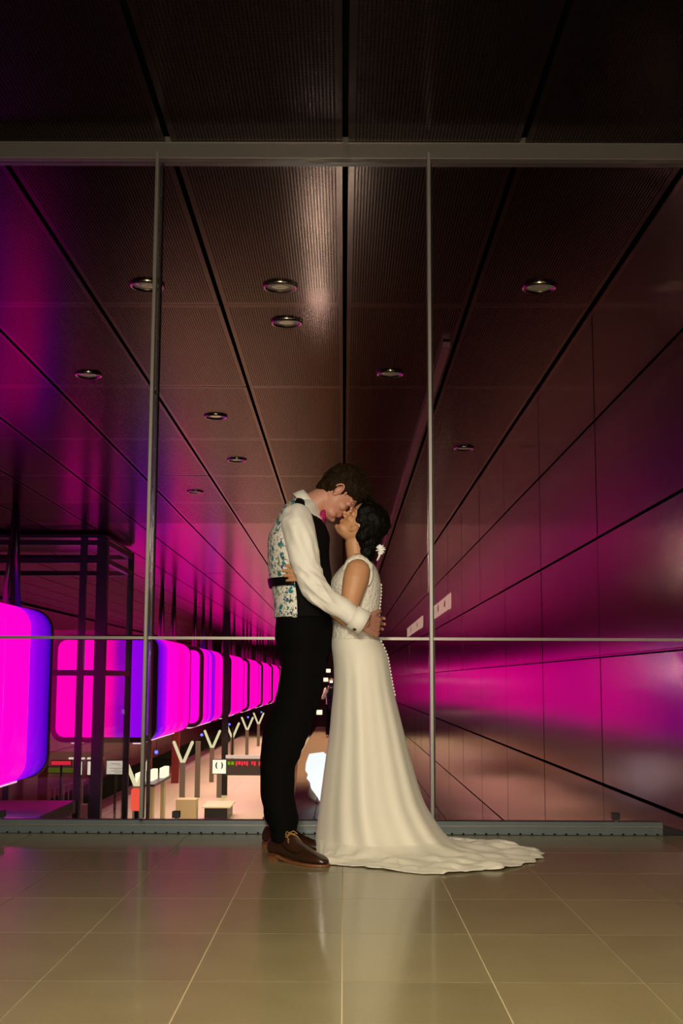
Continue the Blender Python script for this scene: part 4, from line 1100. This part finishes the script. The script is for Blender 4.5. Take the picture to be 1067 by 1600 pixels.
hand(bm, P(492, 898, YB - 0.198), (-0.98, 0.10, 0.06), (-0.10, -1, 0), 1, 0.88, curl=(0.16, 0.15, 0.15, 0.16), thumb=(0.25, 0.2), spread=0.07)
tube(bm, [S2, E2], [0.056, 0.038], 18); tube(bm, [E2, P(500, 940, YB + 0.21)], [0.037, 0.026], 16)
hand(bm, P(498, 938, YB + 0.215), (-0.95, -0.1, 0.1), (0, 1, 0), -1, 0.88, curl=0.3)
for g_ in (-1, 1):
    tube(bm, [P(560, 1040, YB + g_ * 0.07), P(556, 1180, YB + g_ * 0.08), P(552, 1310, YB + g_ * 0.09)], [0.085, 0.055, 0.036], 16)
    tube(bm, [P(552, 1318, YB + g_ * 0.09), P(530, 1336, YB + g_ * 0.09)], [0.034, 0.024], 12)
me = into(br, remesh(bm, 0.0032, 3)); obj('body', me, M['skin_w'], br)
BHl = Matrix.Translation(-br.location) @ BH
face_parts(BHl, BK, br, M['skin_w'])
# hair: swept back into a low curly bun
hb = [((-0.020, 0, 0.050), (0.098, 0.084, 0.080)), ((-0.045, 0, 0.0), (0.078, 0.084, 0.085)), ((0.02, 0, 0.085), (0.060, 0.062, 0.040)),
      ((-0.085, 0, -0.045), (0.060, 0.066, 0.060)), ((-0.112, 0, -0.085), (0.050, 0.056, 0.050)), ((0.035, -0.060, 0.045), (0.030, 0.022, 0.045)), ((0.035, 0.060, 0.045), (0.030, 0.022, 0.045)),
      ((0.020, -0.062, 0.026), (0.030, 0.020, 0.044)), ((0.020, 0.062, 0.026), (0.030, 0.020, 0.044)), ((-0.045, -0.06, -0.035), (0.035, 0.028, 0.045)), ((-0.045, 0.06, -0.035), (0.035, 0.028, 0.045))]
hb = [(c, tuple(q * 1.04 for q in r)) for c, r in hb]
bcap = hair_cap(BHl, BK, hb, 0.003, lambda c: wr(c, 38, 0.005) + wr(c, 120, 0.002, (1, 1, 0.3)), M['hair_w'], br)
random.seed(5); bm = bmesh.new()
for _ in range(170):                                      # curls wound over the bun and crown
    c, r = random.choice(hb)
    d = Vector((random.gauss(-.3, 1), random.gauss(-0.3, 1), random.gauss(0, 1))).normalized()
    p = Vector((c[0] + d.x * r[0], c[1] + d.y * r[1], c[2] + d.z * r[2]))
    if p.x > 0.045 and p.z < 0.06: continue
    a_, b_ = frame_of(d); rr_ = random.uniform(0.009, 0.019); t0 = random.uniform(0, 6)
    pts = [BHl @ ((p + (a_ * math.cos(t0 + t * 0.55) + b_ * math.sin(t0 + t * 0.55)) * rr_ * (1 - t * 0.04) + d * 0.0008 * t) * BK) for t in range(12)]
    tube(bm, pts, [0.0019 * min(1, 0.3 + 0.2 * i, 0.3 + 0.2 * (11 - i)) for i in range(12)], 6)
obj('curls', bm, M['hair_w'], bcap, True)['kind'] = 'stuff'
# white flower on the bun
fc = BHl @ (Vector((-0.145, -0.045, -0.110)) * BK)
fc = P(594.5, 859, YB - 0.06) - br.location
bm = bmesh.new()
for k in range(11):
    a = k * 2.4; el_ = 0.5 + 0.5 * (k % 3) / 3
    d = Vector((math.cos(a) * 0.8, -0.6 * el_, math.sin(a) * 1.1)).normalized()
    a_, b_ = frame_of(d)
    m3 = Matrix((a_, b_, d)).transposed()
    ell(bm, fc + d * 0.012, (0.010, 0.004, 0.014), m3, 10, 8)
flo = obj('hair_flower', bm, M['petal'], br, True)
bm = bmesh.new(); tube(bm, [fc, fc + Vector((-0.006, -0.01, -0.03)), fc + Vector((-0.016, -0.012, -0.05))], [0.006, 0.005, 0.003], 8); obj('flower_ribbon', bm, M['petal'], flo, True)

# gown: bodice
def bod_shape(v, t, py): return v
bm = bmesh.new(); rows = seclo(bm, BOD[1:] + [(1004, 520, 593.5, 0.134, 0.134, YB)], 72, False, k=5)
# necklines cut by removing the topmost faces on the front half
me = out_mesh(into(br, bm)); bod = obj('bodice', me, M['lacefab'], br)
so = bod.modifiers.new('solid', 'SOLIDIFY'); so.thickness = 0.003; so.offset = 1
for g_ in (-1, 1):
    pts = [P(538, 888, YB + g_ * 0.080), P(544, 877, YB + g_ * 0.082), P(553, 870.5, YB + g_ * 0.080), P(562, 869.5, YB + g_ * 0.080), P(572, 875, YB + g_ * 0.083), P(580, 885, YB + g_ * 0.09), P(581, 896, YB + g_ * 0.095), P(578, 908, YB + g_ * 0.085)]
    bm = bmesh.new(); tube(bm, pts, [(0.010, 0.028)] * 8, 20, ref=Vector((0, 1, 0))); obj('shoulder_strap', into(br, bm), M['lacefab'], br, True)
# trim round the near armhole
bm = bmesh.new()
pts = [P(545, 878, YB - 0.135), P(556, 871, YB - 0.125), P(568, 874, YB - 0.125), P(577, 886, YB - 0.13), P(580, 900, YB - 0.135), P(576, 912, YB - 0.14), P(567, 918, YB - 0.14)]
tube(bm, pts, [(0.009, 0.008)] * 7, 12); obj('armhole_trim', into(br, bm), M['lacefab'], br, True)

# gown: skirt and train
HEM = [(180, 496, 1331), (200, 499, 1342), (225, 504, 1351), (245, 540, 1354), (262, 580, 1357), (275, 620, 1362), (287, 662, 1367), (300, 705, 1366), (314, 750, 1362), (328, 795, 1358), (340, 826, 1350), (350, 843, 1344),
       (360, 849, 1337), (374, 838, 1330), (388, 812, 1323), (402, 780, 1318), (420, 740, 1315), (445, 700, 1311), (475, 640, 1308), (505, 560, 1308), (530, 510, 1314), (540, 496, 1331)]
hem = [(math.radians(a), *G(x, y)[:2]) for a, x, y in HEM]
def hem_at(t):
    t = t % (2 * PI); t = t + 2 * PI if t < PI else t
    for i in range(len(hem) - 1):
        if hem[i][0] <= t <= hem[i + 1][0] + 1e-9:
            u_ = (t - hem[i][0]) / (hem[i + 1][0] - hem[i][0]); p0 = hem[max(i - 1, 0)]; p1, p2 = hem[i], hem[i + 1]; p3 = hem[min(i + 2, len(hem) - 1)]
            return tuple(0.5 * ((2 * p1[k]) + (-p0[k] + p2[k]) * u_ + (2 * p0[k] - 5 * p1[k] + 4 * p2[k] - p3[k]) * u_ ** 2 + (-p0[k] + 3 * p1[k] - 3 * p2[k] + p3[k]) * u_ ** 3) for k in (1, 2))
    return hem[0][1:]
SK = [(999, 519.5, 592.5, 0.133, 0.133), (1012, 519, 599, 0.145, 0.145), (1026, 521, 604.5, 0.155, 0.155), (1049, 522.5, 608.5, 0.165, 0.165), (1075, 522, 613, 0.175, 0.175), (1110, 518.5, 621.5, 0.19, 0.19), (1140, 516, 629, 0.20, 0.20), (1176, 511, 638, 0.215, 0.215),
      (1205, 507, 646, 0.235, 0.23), (1235, 503, 655, 0.255, 0.24), (1258, 500, 664, 0.275, 0.25), (1280, 497, 677, 0.295, 0.26), (1296, 495, 688, 0.31, 0.27), (1308, 494, 699, 0.325, 0.28)]
n = 240; bm = bmesh.new(); prev = None
FOLD = [(6, 0.3, 0.9), (11, 1.9, 0.55), (17, 0.7, 0.35), (4, 2.2, 0.7)]
def foldf(t):
    return sum(w_ * math.sin(k * t + ph + 0.5 * math.sin(t * 2 + ph)) for k, ph, w_ in FOLD) / 1.6
rowsS = spline(SK, 5)
zs = []
for ri, (py, xl, xr, hn, hf) in enumerate(rowsS):
    a, b = U(xl, py, YB), U(xr, py, YB); c = (a + b) / 2; rx = (b.x - a.x) / 2; cur = []
    f_ = ri / (len(rowsS) - 1)
    amp = 0.030 * max(0, f_ - 0.12) ** 1.1
    for i in range(n):
        t = 2 * PI * i / n; ca, sa = math.cos(t), math.sin(t)
        side = 1 - 0.75 * abs(ca) ** 3
        q = 1 + (amp * foldf(t) * side) / max(rx, 0.1)
        y = YB + (hf if sa > 0 else hn) * sa * q; x = c.x + rx * ca * (1 + (q - 1) * 0.4)
        cur.append(bm.verts.new((x, y, c.z)))
    if prev: bridge(bm, prev, cur)
    prev = cur; zs.append(c.z)
last = [v.co.copy() for v in prev]; zl = zs[-1]
NT = 22
for k in range(1, NT + 1):
    f_ = k / NT; cur = []
    for i in range(n):
        t = 2 * PI * i / n; hx, hy = hem_at(t); p = last[i]
        # ease outwards: steep first then lying on the floor
        e_ = f_ ** 1.15
        x = p.x + (hx - p.x) * e_; y = p.y + (hy - p.y) * e_
        reach = math.hypot(hx - p.x, hy - p.y)
        zz = zl * (1 - f_) ** (1.2 + 3.5 * min(1, reach / 0.35)) + 0.003
        wv = noise.noise(Vector((x * 5, y * 11, 3))) + 0.6 * noise.noise(Vector((x * 12 + y * 9, y * 20, 8)))
        trn = min(1, reach / 0.3)
        zz += trn * (0.030 * max(0, wv + 0.15) * math.sin(PI * min(1, f_ * 0.93)) + 0.012 * max(0, math.sin(x * 26 + y * 40 + 3 * wv)) * f_ * (1 if f_ < 0.98 else 0.3))
        x += trn * 0.010 * f_ * math.sin(t * 37); y += trn * 0.009 * f_ * math.sin(t * 31 + 1) + 0.006 * f_ * math.sin(t * 23)
        cur.append(bm.verts.new((x, y, max(0.003, zz))))
    bridge(bm, prev, cur); prev = cur
me = out_mesh(into(br, bm)); sk = obj('skirt', me, M['satin_white'], br)
so = sk.modifiers.new('solid', 'SOLIDIFY'); so.thickness = 0.0025; so.offset = 1
# row of little covered buttons down the back
for k in range(34):
    py = 914 + k * 5.2
    xr = None
    tbl = [(a[0], a[2]) for a in BOD] + [(a[0], a[2]) for a in SK[1:]]
    for (p0, x0), (p1, x1) in zip(tbl, tbl[1:]):
        if p0 <= py <= p1: xr = x0 + (x1 - x0) * (py - p0) / (p1 - p0)
    if xr is None or 958 < py < 1003 and py < 1000 and py > 962: continue
    c = P(xr + 1.0, py, YB - 0.012) - br.location
    if k == 0 or 'btn' not in globals():
        bm = bmesh.new(); bmesh.ops.create_uvsphere(bm, u_segments=10, v_segments=6, radius=0.0065); btn = mesh_of(bm, True); btn.materials.append(M['pearl'])
    o = obj('button', btn, None, bod if py < 1000 else sk); o.location = c

# =================================================================== lower walkway, added to carry solid copies of reflections in the glass
WZ = -0.90
wk = struct(obj('added_walkway', boxm(-0.98, -0.05, 12, 46, WZ - 0.18, WZ - 0.004), M['concrete']))
M['wk'] = mat('added brown walkway slab', (0.40, 0.22, 0.13), 0.5, noise_s=2)
wm = mesh_of(boxm(0.006, 0.62, 0.006, 1.994, -0.02, 0)); wm.materials.append(M['wk'])
wm2 = mesh_of(boxm(0.006, 0.29, 0.006, 1.994, -0.02, 0)); wm2.materials.append(M['wk'])
for j in range(17):
    for i, me in enumerate((wm, wm2)):
        o = obj('added_walkway_slab', me, None, wk); o.location = (-0.98 + 0.63 * i, 12 + 2 * j, WZ)
for k in range(5):
    o = obj('added_walkway_column', boxm(-0.07, 0.07, -0.07, 0.07, PZ - 1.1 - WZ, -0.18), M['dark'], wk); o.location = (-0.5, 13 + 8 * k, WZ)
pn = thing('person', 'reflected person built as a solid figure, in white shirt and dark vest raising a camera, glimpsed between the couple', 'person', (-0.36, 37.5, WZ))  # solid figure added in place of a mirror image in the panes
o_ = Vector((0, 0, 0))
bm = bmesh.new()
for s_ in (-1, 1):
    tube(bm, [(s_ * 0.09, 0, 0.92), (s_ * 0.10, -0.02, 0.50), (s_ * 0.10, 0.02, 0.09)], [0.085, 0.058, 0.042], 14)
    tube(bm, [(s_ * 0.10, 0.03, 0.05), (s_ * 0.11, -0.14, 0.03)], [0.04, 0.032], 12)
    tube(bm, [(s_ * 0.17, 0, 1.40), (s_ * 0.25, -0.08, 1.16), (s_ * 0.09, -0.30, 1.42)], [0.05, 0.04, 0.03], 14)
    hand(bm, (s_ * 0.09, -0.30, 1.42), (-s_ * 0.3, -0.2, 1), (s_, -0.2, 0), s_, 0.95, curl=0.6)
seq = [(0.90, 0.15, 0.10), (1.05, 0.14, 0.095), (1.25, 0.17, 0.11), (1.40, 0.18, 0.10), (1.47, 0.10, 0.07)]
tube(bm, [(0, 0, z) for z, _, _ in seq], [(a, b) for _, a, b in seq], 24, ref=Vector((0, 1, 0)))
tube(bm, [(0, 0, 1.45), (0, -0.01, 1.56)], [0.055, 0.05], 14)
head_shapes(bm, frame_mat((0, -0.02, 1.64), (0, -1, -0.05), (0, 0, 1)), 0.98)
obj('body', remesh(bm, 0.006, 2), M['skin_m'], pn)
bm = bmesh.new()
tube(bm, [(0, 0, z) for z, _, _ in seq], [(a + 0.012, b + 0.012) for _, a, b in seq], 24, ref=Vector((0, 1, 0)))
for s_ in (-1, 1): tube(bm, [(s_ * 0.17, 0, 1.40), (s_ * 0.25, -0.08, 1.16), (s_ * 0.11, -0.27, 1.38)], [0.062, 0.052, 0.040], 14)
obj('shirt', remesh(bm, 0.008, 2), M['shirt'], pn)
bm = bmesh.new(); tube(bm, [(0, 0, z) for z, _, _ in seq[:4]], [(a + 0.008, b + 0.022) for _, a, b in seq[:4]], 24, ref=Vector((0, 1, 0)))
obj('vest', bm, M['dark'], pn, True)
bm = bmesh.new()
tube(bm, [(0, 0, 0.98), (0, 0, 0.86)], [(0.15, 0.115), (0.15, 0.11)], 20)
for s_ in (-1, 1): tube(bm, [(s_ * 0.09, 0, 0.90), (s_ * 0.10, -0.02, 0.50), (s_ * 0.10, 0.02, 0.10)], [0.10, 0.075, 0.062], 14)
obj('trousers', remesh(bm, 0.009, 2), M['suit'], pn)
bm = bmesh.new(); ell(bm, (0, 0.01, 1.70), (0.082, 0.10, 0.075)); obj('hair', bm, M['hair_m'], pn, True)
cmr = thing('reflected_camera', 'small black camera with a bright flash held up by the reflected person, built solid', 'camera', (-0.36, 37.5 - 0.36, WZ + 1.55))  # camera of the mirror image, added as a solid object
obj('reflected_camera_body', boxm(-0.07, 0.07, -0.03, 0.04, -0.05, 0.05), M['blacksteel'], cmr, bevel=0.01)
bm = bmesh.new(); tube(bm, [(0, -0.03, 0), (0, -0.12, 0)], [0.035, 0.038], 16, round_ends=False); obj('lens', bm, M['blacksteel'], cmr, True)
obj('reflected_flash_head', boxm(-0.035, 0.035, -0.03, 0.03, 0.06, 0.12), emis('reflected flash white', (0.9, 0.95, 1), 4), cmr, bevel=0.005)
# glowing white sheet added in place of a bright reflection in the glass
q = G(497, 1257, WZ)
t = thing('glass_glare', 'glowing white ragged edged sheet standing in for a glass reflection, glimpsed between trousers and gown', 'lamp', (q.x, q.y, WZ))
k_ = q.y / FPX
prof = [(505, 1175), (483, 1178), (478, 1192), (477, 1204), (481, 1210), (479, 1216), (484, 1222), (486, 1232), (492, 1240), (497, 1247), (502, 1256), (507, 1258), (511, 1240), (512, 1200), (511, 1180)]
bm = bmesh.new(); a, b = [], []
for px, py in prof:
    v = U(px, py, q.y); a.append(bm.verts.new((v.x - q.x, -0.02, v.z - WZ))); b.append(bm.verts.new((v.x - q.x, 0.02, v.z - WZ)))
bridge(bm, a, b); bm.faces.new(a); bm.faces.new(b[::-1]); obj('glare_sheet', bm, emis('glare white', (0.93, 0.97, 1.0), 1.15), t)
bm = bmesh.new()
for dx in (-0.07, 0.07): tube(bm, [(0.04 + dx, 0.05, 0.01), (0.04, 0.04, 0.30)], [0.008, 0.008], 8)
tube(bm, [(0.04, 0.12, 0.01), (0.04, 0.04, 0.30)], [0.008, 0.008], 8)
obj('glare_sheet_legs', bm, M['dark'], t, True)
for px, py, lb in ((513, 1048, 'small bright far lamp beside the bride\'s hip, topmost of three'), (509, 1062, 'small far lamp, middle of the three between the couple'), (499, 1113, 'small bright far lamp beside the groom\'s knee, lowest of three')):
    yy = 58 + (1062 - py) * 0.25 + (3 if py > 1100 else 0); p = U(px, py, yy); t = thing('far_pendant_lamp', lb, 'lamp', (p.x, yy, p.z))
    obj('lamp_box', boxm(-0.11, 0.11, -0.08, 0.08, -0.09, 0.09), M['litwhite'], t, bevel=0.02)
    obj('suspension_rod', boxm(-0.01, 0.01, -0.01, 0.01, 0.09, CZ - p.z), M['dark'], t)
